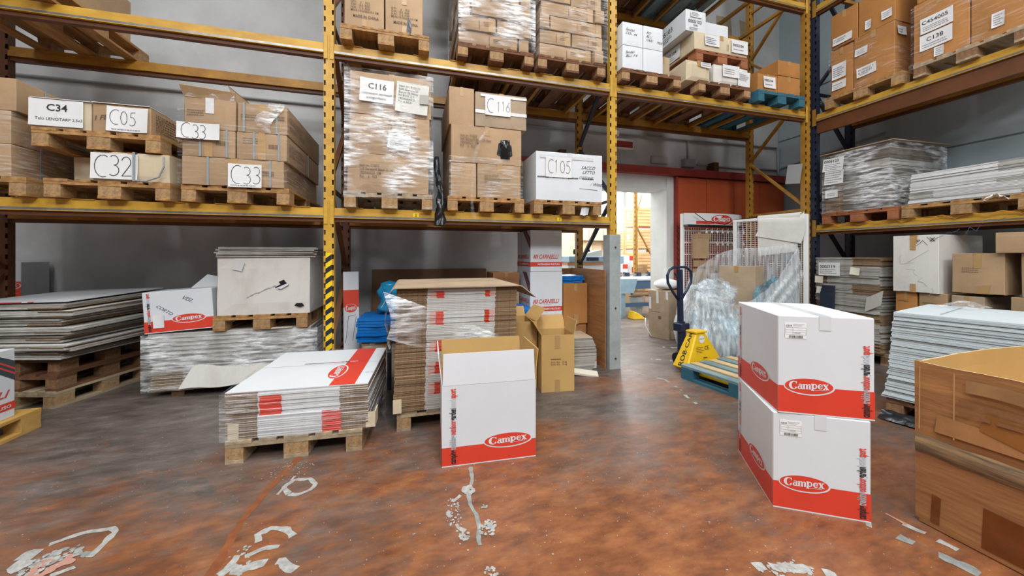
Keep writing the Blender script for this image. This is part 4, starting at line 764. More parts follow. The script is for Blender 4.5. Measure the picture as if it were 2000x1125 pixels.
# dark panels leaning by the cart and the cartons beside the bundles
for k in range(3): tag(mk('leaning_board', MB().box(-.012, .012, -.07, .07, 0, .92 - k * .04), DBL, None, (5.175 - k * .045, 3.40 - k * .02, 0), rz=(0, 3, 2)), 'dark blue flat panel leaning against the 0005119 bundles', 'panel', 'dark blue leaning panels')
bx = [('white carton with pen scribbles and an X on its front', .36, .60, .885, .61, 2.60, 5.30, WG), ('kraft carton with torn tape beside the scribbled white carton', .33, .50, .935, .43, 2.17, 5.30, KR)]
t = carton('carton', bx[0][0], .37, .75, .62, (5.66, 2.60, .905), -90, m=WG); fr_ = fr_of(t); decal('scribble', mv(scribble(3, 5, .10), .02, .48, 20), BLP, t, fr_); prt(t, 'F', 'X', .06, .12, .55, BLK); prt(t, 'F', 'r o', .05, -.02, .55, BLK, shear=.3); mk('tape_patch', MB().box(-.035, .01, -.383, -.380, .46, .62), TAN, t); mk('tape_patch', MB().box(-.035, .01, -.383, -.380, 0, .09), TAN, t)
decal('pen_line', mv(rect(.22, .003), -.06, .32, 38), GRY, t, fr_); decal('scribble', mv(scribble(9, 4, .12, .003), -.16, .38, -60), GRY, t, fr_)
t = carton('carton', bx[1][0], .34, .60, .394, (5.62, 2.165, .932), -90, m=KR); fine(t, 'F', 3, .16, -.10, .20, .02); mk('tape_patch', MB().box(-.02, .03, -.3075, -.3045, .25, .394), TAN, t); mk('tape_patch', MB().hexa([(0, -.3075, 0), (.07, -.3075, .0), (.07, -.3045, 0), (0, -.3045, 0)], [(.02, -.3075, .08), (.09, -.3075, .09), (.09, -.3045, .09), (.02, -.3045, .08)]), TAN, t)
ly = [(2.69, .18, KO, 'narrow orange-brown carton below the scribbled white carton', .36), (2.475, .215, KR, 'kraft carton between the narrow orange-brown carton and the film-wrapped kraft carton', .36), (2.23, .22, KS, 'film-wrapped kraft carton below the torn-tape carton', .355)]
for y, w0, m0, lb, h0 in ly:
    t = carton('carton', lb, w0, .6, h0, (5.62, y, .545), -90, m=m0); fine(t, 'F', 1, w0 * .7, -w0 * .35, h0 - .12)
for k, y in enumerate((2.66, 2.31)): carton('carton', ['bottom brown carton on the floor pallet beside the 0005119 bundles', 'bottom brown carton on the floor pallet under the torn-tape carton'][k], .34, .7, .395, (5.70, y, PT), -90, m=KS)
t = carton('carton', 'brown carton with a wide tape patch at the end of the lower row', .34, .6, .42, (5.62, 1.79, .50), -90, m=KR); mk('tape_patch', MB().box(-.06, .02, -.3075, -.3045, .28, .42), TAN, t)
carton('carton', 'bottom brown carton on the floor at the end of the lower row', .5, .7, .498, (5.75, 1.66, 0), -90, m=KS)
carton('carton', 'brown carton standing on the wide-taped carton at the end of the row', .34, .6, .40, (5.62, 1.73, .924), -90, m=KR)
t = carton('carton', 'long pale kraft carton on top at the end of the row', .55, .6, .19, (5.58, 1.76, 1.328), -90, m=KR); fine(t, 'F', 3, .13, .08, .03, .025, rot=90)
# white sheets piled on the floor in front of that rack
PZ = 'white pile on floor'
pallet('low pallet under the thick pile of white board sheets', (4.33, 1.60, 0), -76, w=1.1, d=.9, wood=WDD, block=BLKD)
sw = [sheet_mesh(1.12, .95, .0145, [(0, 1, 1)], [WB, mat('white_board_edge', (.56, .63, .66), .55, .1, scale=20, rnd=.12)], s) for s in range(3)]
pile('white board sheet in the thick pile near the two red-logo cartons', 'white board sheets piled on the floor', sw, (4.345, 1.585, PT), -76, 44, .0160, jit=.006, jr=.25, drift=lambda f: (-.03 * math.exp(-f * 6) + .035 * f, 0))
zt = PT + 44 * .016
tag(mk('string', MB().tube([(3.92, 1.78, zt + .004), (4.5, 1.93, zt + .004), (4.78, 2.0, zt + .004)], .003, 5), GRY), 'grey string across the top of the white board pile', 'string')
tag(mk('film_scrap', MB().grid(lambda i, j: (4.45 + .35 * i, 1.85 + .22 * j, zt + .012 + .05 * math.sin(i * 3.14) * math.sin(j * 3.14) + .01 * noise.noise(Vector((i * 6, j * 6, 0)))), 12, 8), MT['heavy_film'], smooth=True), 'clear film bunched on top of the white board pile', 'plastic film')
tag(mk('black_film', MB().grid(lambda i, j: (3.575 + .16 * i + .12 * j, 1.98 - .5 * j, .012 + .09 * math.sin(i * 3.14) * (.6 + .4 * noise.noise(Vector((i * 5, j * 9, 4))))), 10, 14), BLKP, smooth=True), 'black film bunched on the floor below the white board pile', 'plastic film')
# ------------------------------------------------------------------ big worn brown open box
t = thing('open_carton', 'big worn brown open-topped carton with a taped middle seam', 'box', (2.95, .60, 0), -90)
w, d_, h = 1.13, 1.12, .785; th = .008; L0 = .365
def wallq(a0, a1, b0, b1, z0, z1): return MB().box(a0, a1, b0, b1, z0, z1)
def wavy(x0, x1, y0, y1, z0, z1, seed, amp=.012, axis='x'):
    mb = MB()
    for s_, off in ((0, 0), (1, th)):
        def fn(i, j):
            k = amp * noise.noise(Vector((i * 3 + seed, j * 2, seed))) * math.sin(i * 3.14); zt_ = z1 + .012 * noise.noise(Vector((i * 6, seed, 2))) * (j > .99) + (.02 * math.sin(i * 3.14) if seed == 2 else 0) * j
            x = x0 + (x1 - x0) * i; y = y0 + (y1 - y0) * i; z = z0 + (zt_ - z0) * j
            return (x, y + k + off, z) if axis == 'x' else (x + k + off, y, z)
        mb.grid(fn, 16, 6, s_)
    n = 17 * 7
    for i in range(16): mb.f.append((6 * 17 + i, 6 * 17 + i + 1, n + 6 * 17 + i + 1, n + 6 * 17 + i)); mb.m.append(2)
    return mb
EDK = mat('torn_kraft_edge', (.60, .46, .26), .8, .2, scale=30)
mk('lower_body', MB().box(-w / 2, w / 2, -d_ / 2, d_ / 2, 0, L0), KD, t, bevel=.006)
mk('front_panel', wavy(-w / 2, w / 2, -d_ / 2, -d_ / 2, L0 + .001, h, 1), [KD, KI, EDK], t); mk('back_panel', wavy(-w / 2, w / 2, d_ / 2 - th, d_ / 2 - th, L0 + .001, h - .01, 3), [KI, KD, EDK], t)
mk('side_panel', wavy(-w / 2, -w / 2, -d_ / 2 + .02, d_ / 2, L0 + .001, h, 2, axis='y'), [KD, KI, EDK], t); mk('side_panel', wavy(w / 2 - th, w / 2 - th, -d_ / 2 + .02, d_ / 2, L0 + .001, h, 4, axis='y'), [KI, KD, EDK], t)
mk('inner_floor', MB().box(-w / 2 + .01, w / 2 - .01, -d_ / 2 + .01, d_ / 2 - .01, L0 + .001, L0 + .006), KI, t)
mk('corner_seam', MB().hexa([(-w / 2 - .008, -d_ / 2 + .0, 0.02), (-w / 2 + .006, -d_ / 2 + .0, .02), (-w / 2 + .006, -d_ / 2 + .03, .02), (-w / 2 - .008, -d_ / 2 + .03, .02)], [(-w / 2 - .012, -d_ / 2, h), (-w / 2 + .004, -d_ / 2, h), (-w / 2 + .004, -d_ / 2 + .03, h), (-w / 2 - .012, -d_ / 2 + .03, h)]), KD, t)
mk('seam_tape', MB().grid(lambda i, j: (-w / 2 - .004 + (w + .008) * i, -d_ / 2 - .004 - .012 * math.sin(j * 3.14), L0 - .02 + .085 * j + .008 * noise.noise(Vector((i * 12, j, 0)))), 24, 6), mat('soiled_clear_tape', (.33, .20, .09), .3, col2=(.10, .08, .06), scale=5, stretch=(1, 1, 14)), t, smooth=True)
for (a, b, c_, e) in ((-.36, -.24, .03, .20), (-.12, -.02, .02, .24), (.05, .13, .18, .28), (.04, .13, .02, .13), (-.52, -.49, .03, .16)): mk('tape_remnant', MB().face([(a, -d_ / 2 - .0022, c_), (b, -d_ / 2 - .0022, c_), (b + .006, -d_ / 2 - .0022, e), (a + .006, -d_ / 2 - .0022, e + .006)]), mat('brown_tape', (.19, .055, .014), .28, .3, scale=12), t)
for u in (-.555, -.44, -.08, .06, .3): mk('crease', MB().face([(u, -d_ / 2 - .0135, .46), (u + .005, -d_ / 2 - .0135, .46), (u + .006, -d_ / 2 - .0135, .765), (u + .002, -d_ / 2 - .0135, .765)]), mat('crease_tan', (.46, .27, .11), .8), t)
prt_fr = onface('F', (w, d_, h)); decal('print', mv(lines(2, .75, .10, 12, .1), -.42, .57), mat('faded_brown_print', (.24, .105, .042), .7), t, prt_fr, .021)
mk('tape_band', MB().grid(lambda i, j: (-.40 + .95 * i, -d_ / 2 - .0155, .690 + .055 * j + .004 * math.sin(i * 20)), 20, 1), mat('dull_tape_band', (.39, .21, .09), .35, .3, scale=8), t)
mk('tape_patch', MB().face([(-.36, -d_ / 2 - .0165, .54), (-.22, -d_ / 2 - .0165, .50), (-.19, -d_ / 2 - .0165, .60), (-.34, -d_ / 2 - .0165, .62)]), mat('brown_tape2', (.30, .12, .03), .3, .2), t)
mk('worn_patch', MB().face([(-.5, -d_ / 2 - .014, .47), (-.2, -d_ / 2 - .014, .475), (-.18, -d_ / 2 - .014, .54), (-.49, -d_ / 2 - .014, .555)]), mat('faded_board', (.42, .20, .072), .75, .25), t)
# ------------------------------------------------------------------ white and red printed cartons
def campex_box(label, w, d, h, loc, rz, faces='FL', seam=True, name='printed_carton', stickers=False, flip=False):
    t = carton(name, label, w, d, h, loc, rz, m=WH, tape=False, bulge=.0)
    if seam: mk('top_tape', MB().box(-.025, .025, -d / 2 - .002, d / 2 + .002, h, h + .0012).box(-.025, .025, -d / 2 - .0022, -d / 2 - .001, h - .07, h), mat('clear_tape', (.60, .63, .65), .2), t)
    bh = h * .27
    for f in faces:
        fr = onface(f, (w, d, h)); ww = w if f in 'FB' else d
        b = decal('red_band', mv(rect(ww, bh), -ww / 2, .006), RED, t, fr, .0014); decal('pale_edge', mv(rect(ww, .006), -ww / 2, 0), WH, t, fr, .0014)
        if f == 'F' and flip: brand(t, fr, ww * .14, bh + .012, ww * .235, h * .10); slogan(t, fr, -ww / 2 + .05, .014, h * .93, .030)
        elif f == 'F': brand(t, fr, -ww * .10 - .03, bh + .010, ww * .255, h * .078); slogan(t, fr, ww / 2 - .022, .014, h * .70, .040)
        else: brand(t, fr, ww * .10, bh + .010, ww * .21, h * .078); slogan(t, fr, -ww / 2 + .058, .014, h * .92, .036)
        if f == 'F' and stickers:
            s_ = sheet('sticker', .095, .082, mat('sticker_paper', (.77, .78, .78), .45), t, fr, -ww / 2 + .03, h - .115, n=-.001, curl=.0)
            decal('lettering', mv(txt('C319', .012, .02), -ww / 2 + .034, h - .055), BLK, s_, fr, .004); decal('table_lines', merge(*[mv(rect(.09, .0012), -ww / 2 + .033, h - .06 - k * .012) for k in range(4)], mv(rect(.0012, .036), -ww / 2 + .033, h - .096), mv(rect(.0012, .036), -ww / 2 + .065, h - .096), mv(rect(.0012, .036), -ww / 2 + .122, h - .096)), GRY, s_, fr, .004)
            decal('barcode', mv(bars(.06, .012), -ww / 2 + .048, h - .112), BLK, s_, fr, .004); decal('barcode', mv(bars(.026, .008), -ww / 2 + .072, h - .09), GRY, s_, fr, .004); decal('print', mv(lines(2, .055, .014, 3), -ww / 2 + .066, h - .053), GRY, s_, fr, .004)
    return t
a_ = math.degrees(math.atan2(-.218, .348))
def corner_place(cx, cy, w, d, rz):
    c, s = math.cos(R(rz)), math.sin(R(rz)); return (cx + c * w / 2 - s * d / 2, cy + s * w / 2 + c * d / 2)
x, y = corner_place(1.803, 1.433, .41, .565, a_)
campex_box('lower white red-logo carton with red band, C319 sticker, under its twin', .41, .565, .492, (x, y, 0), a_, stickers=True)
x, y = corner_place(1.818, 1.418, .41, .565, a_ + 2.2)
campex_box('upper white red-logo carton with red band, C319 sticker, on its twin', .41, .565, .500, (x, y, .4945), a_ + 2.2, stickers=True)
# open box in the middle of the aisle
rz = math.degrees(math.atan2(2.205 - 2.236, .6)); w, d, h = .60, .40, .497
x, y = corner_place(.171, 2.236, w, d, rz); t = thing('open_printed_carton', 'open white red-logo carton with upright flaps standing alone on the floor', 'box', (x, y, 0), rz); t['dim'] = (w, d, h)
mb = MB(); tt = .006
for (a, b, c_, e) in ((-w / 2, w / 2, -d / 2, -d / 2 + tt), (-w / 2, w / 2, d / 2 - tt, d / 2), (-w / 2, -w / 2 + tt, -d / 2 + tt, d / 2 - tt), (w / 2 - tt, w / 2, -d / 2 + tt, d / 2 - tt)):
    inner = {3: 1} if c_ == -d / 2 else ({2: 1} if e == d / 2 and a == -w / 2 and b == w / 2 else ({5: 1} if a == -w / 2 else {4: 1})); mb.box(a, b, c_, e, .0, h, 0, inner)
mb.box(-w / 2, w / 2, -d / 2, d / 2, 0, .006, 1); mk('body', mb, [WH, KI], t)
fl_ = .195
mk('flap', MB().hexa([(-w / 2 + .006, -d / 2, h + .002), (w / 2 - .004, -d / 2, h + .002), (w / 2 - .004, -d / 2 + tt, h + .002), (-w / 2 + .006, -d / 2 + tt, h + .002)], [(-w / 2 + .010, -d / 2 + .012, h + fl_), (w / 2 - .010, -d / 2 + .012, h + fl_), (w / 2 - .010, -d / 2 + .012 + tt, h + fl_), (-w / 2 + .010, -d / 2 + .012 + tt, h + fl_)]), WH, t)
mk('flap', MB().hexa([(-w / 2 + .006, d / 2 - tt, h + .002), (w / 2 - .004, d / 2 - tt, h + .002), (w / 2 - .004, d / 2, h + .002), (-w / 2 + .006, d / 2, h + .002)], [(-w / 2 + .010, d / 2 + .01, h + fl_), (w / 2 - .010, d / 2 + .01, h + fl_), (w / 2 - .010, d / 2 + .01 + tt, h + fl_), (-w / 2 + .010, d / 2 + .01 + tt, h + fl_)]), KI, t)
for s_ in (-1, 1): mk('flap', MB().hexa([(s_ * w / 2 - (tt if s_ > 0 else 0), -d / 2 + .01, h + .002), (s_ * w / 2 + (tt if s_ < 0 else 0), -d / 2 + .01, h + .002), (s_ * w / 2 + (tt if s_ < 0 else 0), d / 2 - .01, h + .002), (s_ * w / 2 - (tt if s_ > 0 else 0), d / 2 - .01, h + .002)], [(s_ * (w / 2 + .02) - .003, -d / 2 + .012, h + fl_), (s_ * (w / 2 + .02) + .003, -d / 2 + .012, h + fl_), (s_ * (w / 2 + .02) + .003, d / 2 - .012, h + fl_), (s_ * (w / 2 + .02) - .003, d / 2 - .012, h + fl_)]), [WH if s_ < 0 else KI], t)
for f in 'FL':
    fr = onface(f, (w, d, h)); ww = w if f == 'F' else d
    decal('red_band', mv(rect(ww, .112), -ww / 2, .006), RED, t, fr, .0014); decal('pale_edge', mv(rect(ww, .006), -ww / 2, 0), WH, t, fr, .0014)
brand(t, onface('F', (w, d, h)), .115, .130, .150, .042); slogan(t, onface('F', (w, d, h)), -w / 2 + .085, .014, .465, .044)
# ------------------------------------------------------------------ floor goods under and before the plaster-wall rack
# pile of printed flat cartons on the front pallet
pallet('worn pallet under the wrapped pile of printed red-logo flat cartons', (-.70, 3.118, 0), -3, d=1.03, wood=WDG)
w, d = .84, .95
sA = sheet_mesh(w, d, .0122, [(0, .215, 1), (.215, .225, 2), (.225, .375, 3), (.375, .79, 2), (.79, 1, 1)], [WH, EDG, EDW, RED], 1); sB = sheet_mesh(w, d, .0122, [(0, .215, 1), (.215, .66, 2), (.66, .80, 3), (.80, 1, 1)], [WH, EDG, EDW, RED], 2); sC = sheet_mesh(w, d, .0122, [(0, .215, 1), (.215, .79, 2), (.79, 1, 1)], [WH, EDG, EDW, RED], 3)
zt = pile('white flat carton with brown cut ends in the wrapped red-logo pile', 'flat cartons in the wrapped red-logo pile', [sA, sB, sC], (-.685, 3.085, PT), -3, 23, .0128, jit=.004, jr=.3, pick=lambda i, n: 1 if i < 11 else (0 if i < 21 else 2))
t = thing('top_flat_carton', 'topmost red-logo flat carton with a red stripe and oval logo', 'flat carton', (-.685, 3.085, zt), -3); t['dim'] = (w, d, .006)
mk('board', MB().box(-w / 2, w / 2, -d / 2, d / 2, 0, .006), WH, t); ft = lambda u, v, n: (u, v, .006 + n)
decal('red_band', ([(.175, -d / 2), (.335, -d / 2), (.335, d / 2), (.175, d / 2)], [(0, 1, 2, 3)]), RED, t, ft, .0012)
ftl = lambda u, v, n: (.16 - v, u - .20, .006 + n); brand(t, ftl, 0.02, .0, .15, .055)
k_ = slogan(t, lambda u, v, n: (v, -u, .006 + n), -.06, -.14, .45, .028)
decal('fold_line', mv(rect(w, .004), -w / 2, .03), GRY, t, ft, .001); prt_ = decal('marking', mv(txt('C.0', .04, .02), .36, -.25), GRY, t, ft, .001)
wrap('loose clear film over the pile of red-logo flat cartons', w + .02, d + .02, .285, (-.685, 3.085, PT), -3, m='stretch_film', top=False, seed=31, amp=.022, off=.012)
tag(mk('film_frill', MB().grid(lambda i, j: (-1.09 + .96 * i, 3.56 + .05 * j + .03 * noise.noise(Vector((i * 8, j * 4, 2))), zt - .05 + .10 * j * (.6 + .5 * noise.noise(Vector((i * 6, 1, 3)))) ), 30, 8), MT['stretch_film'], smooth=True), 'frill of clear film standing along the back of the red-logo flat pile', 'plastic film')
tag(mk('film_tail', MB().grid(lambda i, j: (-.225 + .05 * i + .03 * noise.noise(Vector((i * 5, j * 6, 2))), 2.72 + .7 * j, .03 + (.40 + .03 * math.sin(j * 9)) * (1 - i) ** 1.5), 8, 20), MT['light_film'], smooth=True), 'clear film hanging beside the red-logo flat pile', 'plastic film')
for x in (-1.085, -.275): tag(mk('corner_board', MB().box(-.03, .03, -.004, .004, 0, .10).box(-.03 if x < -.5 else .022, -.022 if x < -.5 else .03, 0, .12, 0, .10), KB, None, (x, 2.612 - (x + .685) * .052, PT + .002), rz=-3), ['tan corner protector at the red-logo flat pile next to the tall brown pile', 'tan corner protector at the red-logo flat pile away from the tall brown pile'][x < -.5], 'corner board')
# tall pile behind the open carton
pallet('pallet under the tall brown and white pile of flat cartons', (.335, 3.30, 0), 0, w=.9, d=1.05, wood=WDG)
w, d = .92, .90
SS = [(0, .24, 1), (.24, .81, 2), (.81, 1, 1)]; E2_ = [KR, EDG, EDW, RED, mat('red_fine_print', (.66, .40, .36), .6)]
tA = sheet_mesh(w, d, .0120, SS, E2_, 4); tB = sheet_mesh(w, d, .0120, [(0, .24, 1), (.24, .265, 2), (.265, .315, 4), (.315, .375, 3), (.375, .72, 2), (.72, .76, 3), (.76, .80, 4), (.80, .81, 2), (.81, 1, 1)], E2_, 5)
tC = sheet_mesh(w, d, .0120, [(0, .24, 1), (.24, .265, 2), (.265, .315, 4), (.315, .375, 3), (.375, .81, 2), (.81, 1, 1)], E2_, 6)
zt = pile('flat carton with brown cut ends in the tall pile behind the open box', 'flat cartons in the tall brown and white pile', [tA, tB, tC], (.325, 3.215, PT), 0, 72, .0127, jit=.004, jr=.25, pick=lambda i, n: 2 if 9 <= i < 16 or 21 <= i < 28 else (1 if 34 <= i < 41 or 50 <= i < 58 or 66 <= i < 70 else 0), drift=lambda f: (.02 * f, 0))
lid = MB(); prof = [(-.552, -.120), (-.482, .004), (-.462, .016), (.482, .016), (.502, .010), (.615, -.080)]
for a, b in zip(prof, prof[1:]): lid.hexa([(a[0], -.50, a[1]), (b[0], -.50, b[1]), (b[0], .48, b[1]), (a[0], .48, a[1])], [(a[0], -.50, a[1] + .008), (b[0], -.50, b[1] + .008), (b[0], .48, b[1] + .008), (a[0], .48, a[1] + .008)])
t = thing('cover_sheet', 'kraft cover sheet with bent-down ends on the tall flat carton pile', 'cardboard sheet', (.335, 3.215, zt - .012)); mk('sheet', lid, KS, t); mk('under_sheet', MB().box(-.41, .43, -.46, .46, .011, .0155), KR, t)
dg = MB().grid(lambda i, j: (-.15 + .03 * math.sin(j * 4) * (1 - i) - .03 * (1 - i) ** 6 + .95 * i, 2.735 - .02 - .03 * math.sin(i * 3.14) - .012 * abs(noise.noise(Vector((i * 9, j * 14, 2)))) - .05 * math.sin(j * 3.14) * (1 - i) ** 8, (1.045 - .42 * i) - (.34 - .24 * i) * (1 - j) - .03 * math.sin(i * 7) * (1 - j)), 30, 16)
tag(mk('stretch_wrap', dg, MT['heavy_film'], smooth=True), 'diagonal band of crinkled film across the tall flat carton pile', 'plastic wrap')
tag(mk('stretch_wrap', MB().grid(lambda i, j: (-.165 - .03 * math.sin(j * 3.14) - .02 * noise.noise(Vector((i * 5, j * 5, 7))), 2.74 + .9 * i, .62 + .42 * j - .1 * i * j), 14, 14), MT['heavy_film'], smooth=True), 'crinkled film on the side of the tall flat carton pile', 'plastic wrap')
for y in (2.755,): tag(mk('corner_board', MB().box(-.03, .03, -.004, .004, 0, .10), KB, None, (-.11, y - .002, PT + .002)), 'small tan corner protector at the foot of the tall flat carton pile', 'corner board')
# grey wrapped pile, pallet and damaged white carton
w, d = 1.32, .86
gS = [sheet_mesh(w, d, .0122, [(0, 1, 1)], [WG, EDS], s) for s in range(3)]; gE = sheet_mesh(w, d, .0122, [(0, .18, 2), (.18, 1, 1)], [WG, EDS, EDG], 4)
for sx in (-.45, .45): tag(mk('wood_bearer', MB().box(-.05, .05, -.42, .42, 0, .06), WDD, None, (-1.66 + sx, 4.47, 0)), 'dark wooden bearer under the grey wrapped pile', 'wood bearer', 'bearers under the grey wrapped pile')
zt = pile('soiled white flat carton in the grey film-wrapped pile', 'flat cartons in the grey wrapped pile', gS + [gE], (-1.665, 4.46, .062), 1.5, 40, .0131, jit=.007, jr=.4, pick=lambda i, n: 3 if i < 14 else i % 3, drift=lambda f: (.022 * math.sin(f * 5) + .012 * f, .0))
wrap('grey crinkled film over the pile under the damaged white carton', w + .085, d + .03, zt - .062 - .014, (-1.655, 4.46, .062), 1.5, m='heavy_film', seed=41, amp=.02, off=.010, top=False)
tag(mk('torn_board', MB().grid(lambda i, j: (-2.06 + .95 * i + .10 * j * (1 - i), 3.985 - .03 * (1 - j) - .01 * math.sin(i * 9), .085 + .20 * j * (1 - .25 * i) + .01 * math.sin(i * 14)), 12, 5), WG), 'torn pale board sheet folded against the foot of the grey wrapped pile', 'cardboard')
ZB = zt + .002
pallet('pallet under the damaged white carton', (-1.415, 4.50, ZB), 0, d=1.0)
tag(mk('cardboard_scrap', MB().box(-.09, .09, -.03, .03, 0, .006), KB, None, (-1.25, 4.055 - .02, ZB + .001), rz=10), 'small tan cardboard scrap beside the pallet under the damaged carton', 'cardboard')
ZC = ZB + PT
t = carton('carton', 'damaged white carton with a black-edged hole in its front', .79, .92, .555, (-1.395, 4.48, ZC), m=WG, tape=False, bulge=.01)
frd = fr_of(t, 'F', .012); decal('hole', ([(.09, .26), (.13, .24), (.19, .27), (.215, .285), (.185, .31), (.17, .335), (.125, .315), (.14, .29)], [(0, 1, 2, 3, 4, 5, 6, 7)]), BLKP, t, frd, .001); decal('torn_edge', ([(.10, .252), (.15, .245), (.215, .285), (.205, .30), (.15, .275)], [(0, 1, 2, 3, 4)]), WH, t, frd, .012)
q = decal('scuff', merge(*[mv(ell(.014 + .008 * (k % 3), .003 + .002 * (k % 2), 8), -.14 + .032 * k, .17 + .014 * k + .004 * (k % 3), 24) for k in range(8)]), mat('scuff_grey', (.36, .34, .31), .8), t, frd, .001); q['kind'] = 'stuff'; decal('hole', ([(.26, .075), (.31, .06), (.35, .07), (.33, .10), (.28, .10)], [(0, 1, 2, 3, 4)]), BLKP, t, frd, .001); sheet('paper_tag', .08, .09, PLT, t, frd, -.26, .44, rot=-15)
fS = sheet_mesh(.84, .92, .0115, [(0, 1, 1)], [KS, EDS], 2); zt = pile('grey flat carton on top of the damaged white carton', 'flat cartons on the damaged white carton', [fS], (-1.385, 4.47, ZC + .557), 2, 8, .0125, jit=.02, jr=2)
# red-logo carton lying on the pile
t = campex_box('soiled red-logo carton with pen notes lying on the grey wrapped pile', .52, .36, .375, (-2.085, 4.20, ZB + .02), 0, faces='F', seam=False, flip=True); t.rotation_euler = (0, R(-3.5), R(3))
prt(t, 'F', 'CORTO', .04, -.17, .24, BLP, 0, .4, rot=-40, b=0); prt(t, 'F', 'VISI..', .05, .02, .30, BLP, 0, .5, rot=-30, b=0); sheet('paper_patch', .08, .12, PAP, t, onface('F', (.52, .36, .375)), -.19, .045, n=0)
mk('flap', MB().hexa([(-.02, .10, .375), (.26, .10, .375), (.26, .105, .375), (-.02, .105, .375)], [(.10, .16, .50), (.30, .14, .44), (.30, .145, .44), (.10, .165, .50)]), WH, t)
# pile of flat cartons on three pallets by the rack end
for k in range(3): pallet(['lowest', 'middle', 'topmost'][k] + ' of three stacked dark pallets under the sagging flat carton pile', (-3.19 - k * .005, 4.49 + k * .005, k * PT), -16 + k * 1.5, w=.78, d=.86, wood=WDD if k else WDG, block=BLKD if k != 0 else BLK2)
w, d = .92, .86
lS = [sheet_mesh(w, d, .0118, [(0, 1, 1)], [WG, EDS, EDG], 1), sheet_mesh(w, d, .0118, [(0, .7, 1), (.7, 1, 2)], [WG, EDS, EDG], 2), sheet_mesh(w, d, .0118, [(0, .4, 2), (.4, 1, 1)], [KS, EDS, EDG], 3)]  # greyer boards put the dim light under the shelf into their colour
z = 3 * PT
for i in range(27):
    k = i / 26; grp = (i // 4) % 2; o = bpy.data.objects.new('flattened_carton', lS[(0, 0, 1, 1, 2, 0, 1)[i % 7]]); C.objects.link(o)
    o.location = (-3.183 + .06 * grp + random.uniform(-.015, .015) + .03 * k, 4.44 + random.uniform(-.02, .02) - .05 * grp, z); o.rotation_euler = (R(2.4 * k), R(-1.2 * k), R(-16 + random.uniform(-2, 2) + 3 * grp)); z += .0150 + (.012 if i % 4 == 3 else 0)
    tag(o, 'flat carton in the sagging pile on three stacked pallets', 'flat carton', 'flat cartons in the sagging pile')
o = mk('top_flat_carton', MB().box(-.47, .47, -.43, .43, 0, .008), WH, None, (-3.16, 4.44, z + .012), rz=(2.5, -1.5, -14)); tag(o, 'broad white flat carton with red print topping the sagging pile', 'flat carton'); mk('red_print', MB().box(-.15, .1, -.4315, -.430, .0, .008).box(.15, .2, -.4315, -.430, 0, .008), REDL, o)
# carton and pallet at the picture edge by the rack end
pallet('bright pine pallet under the red-lettered carton beside the sagging pile', (-3.13, 3.02, 0), 0, w=.80, d=1.14, wood=mat('bright_pine', (.62, .36, .09), .7, .25, scale=3, stretch=(6, 1, 6)), block=mat('pine_block', (.58, .34, .10), .8, .2, scale=30))
def carnielli(label, w, d, h, loc, rz, faces):
    t = carton('striped_carton', label, w, d, h, loc, rz, m=WH, tape=False, bulge=.0)
    for f in faces:
        fr = onface(f, (w, d, h)); ww = w if f == 'F' else d
        decal('red_band', mv(rect(ww, .055), -ww / 2, .06), RED, t, fr, .0014); prt(t, f, 'MATERASSINO MULTIUSO', .030, -ww / 2 + .09, .076, WH, .03, b=0, n=.003, cond=(ww - .12) / wid(txt('MATERASSINO MULTIUSO', .03, .03)))
        prt(t, f, 'CARNIELLI', .07, -ww / 2 + .10, .155, REDL, .02, .35, b=0, cond=(ww - .15) / wid(txt('CARNIELLI', .07, .02, .35))); decal('emblem', merge(mv(rect(.012, .05), -ww / 2 + .035, .155, -15), mv(rect(.012, .05), -ww / 2 + .055, .155, -15), mv(rect(.012, .05), -ww / 2 + .075, .155, -15)), REDL, t, fr, .0022); fine(t, f, 1, .12, -ww / 2 + .18, .132, .014, GRY, b=0)
        if f in 'LR':
            s_ = 1 if f == 'R' else -1; A = lambda u: u
            decal('charcoal_stripe', ([(-.02, h - .004), (.14, h - .004), (ww / 2 - .002, .26), (ww / 2 - .002, .40), (ww / 2 - .002, h - .004 if False else .42)][:4] if True else 0, [(0, 3, 2, 1)][:1] and [(0, 1, 3, 2)]), DKG, t, fr, .0016)
            for q in (.0, .05): decal('red_stripe', ([(.03 + q, h - .004), (.045 + q, h - .004), (ww / 2 - .002, .315 + q * .7), (ww / 2 - .002, .30 + q * .7)], [(0, 1, 2, 3)]), REDL, t, fr, .0024)
    return t
carnielli('white red-lettered carton with charcoal and red stripes on the bright pine pallet', .60, .62, .49, (-3.075, 3.15, PT), 0, 'R')
t = carton('printed_carton', 'small red-logo carton standing against the wall behind the rack end upright', .35, .3, .36, (-4.02, 5.0, .88), 0, m=WH, tape=False, bulge=0); decal('red_band', mv(rect(.35, .16), -.175, 0), RED, t, onface('F', (.35, .3, .36)), .0014); brand(t, onface('F', (.35, .3, .36)), .05, .12, .12, .04)
carton('carton', 'brown carton against the wall under the small red-logo carton', .5, .35, .878, (-4.05, 5.0, 0), m=KS)
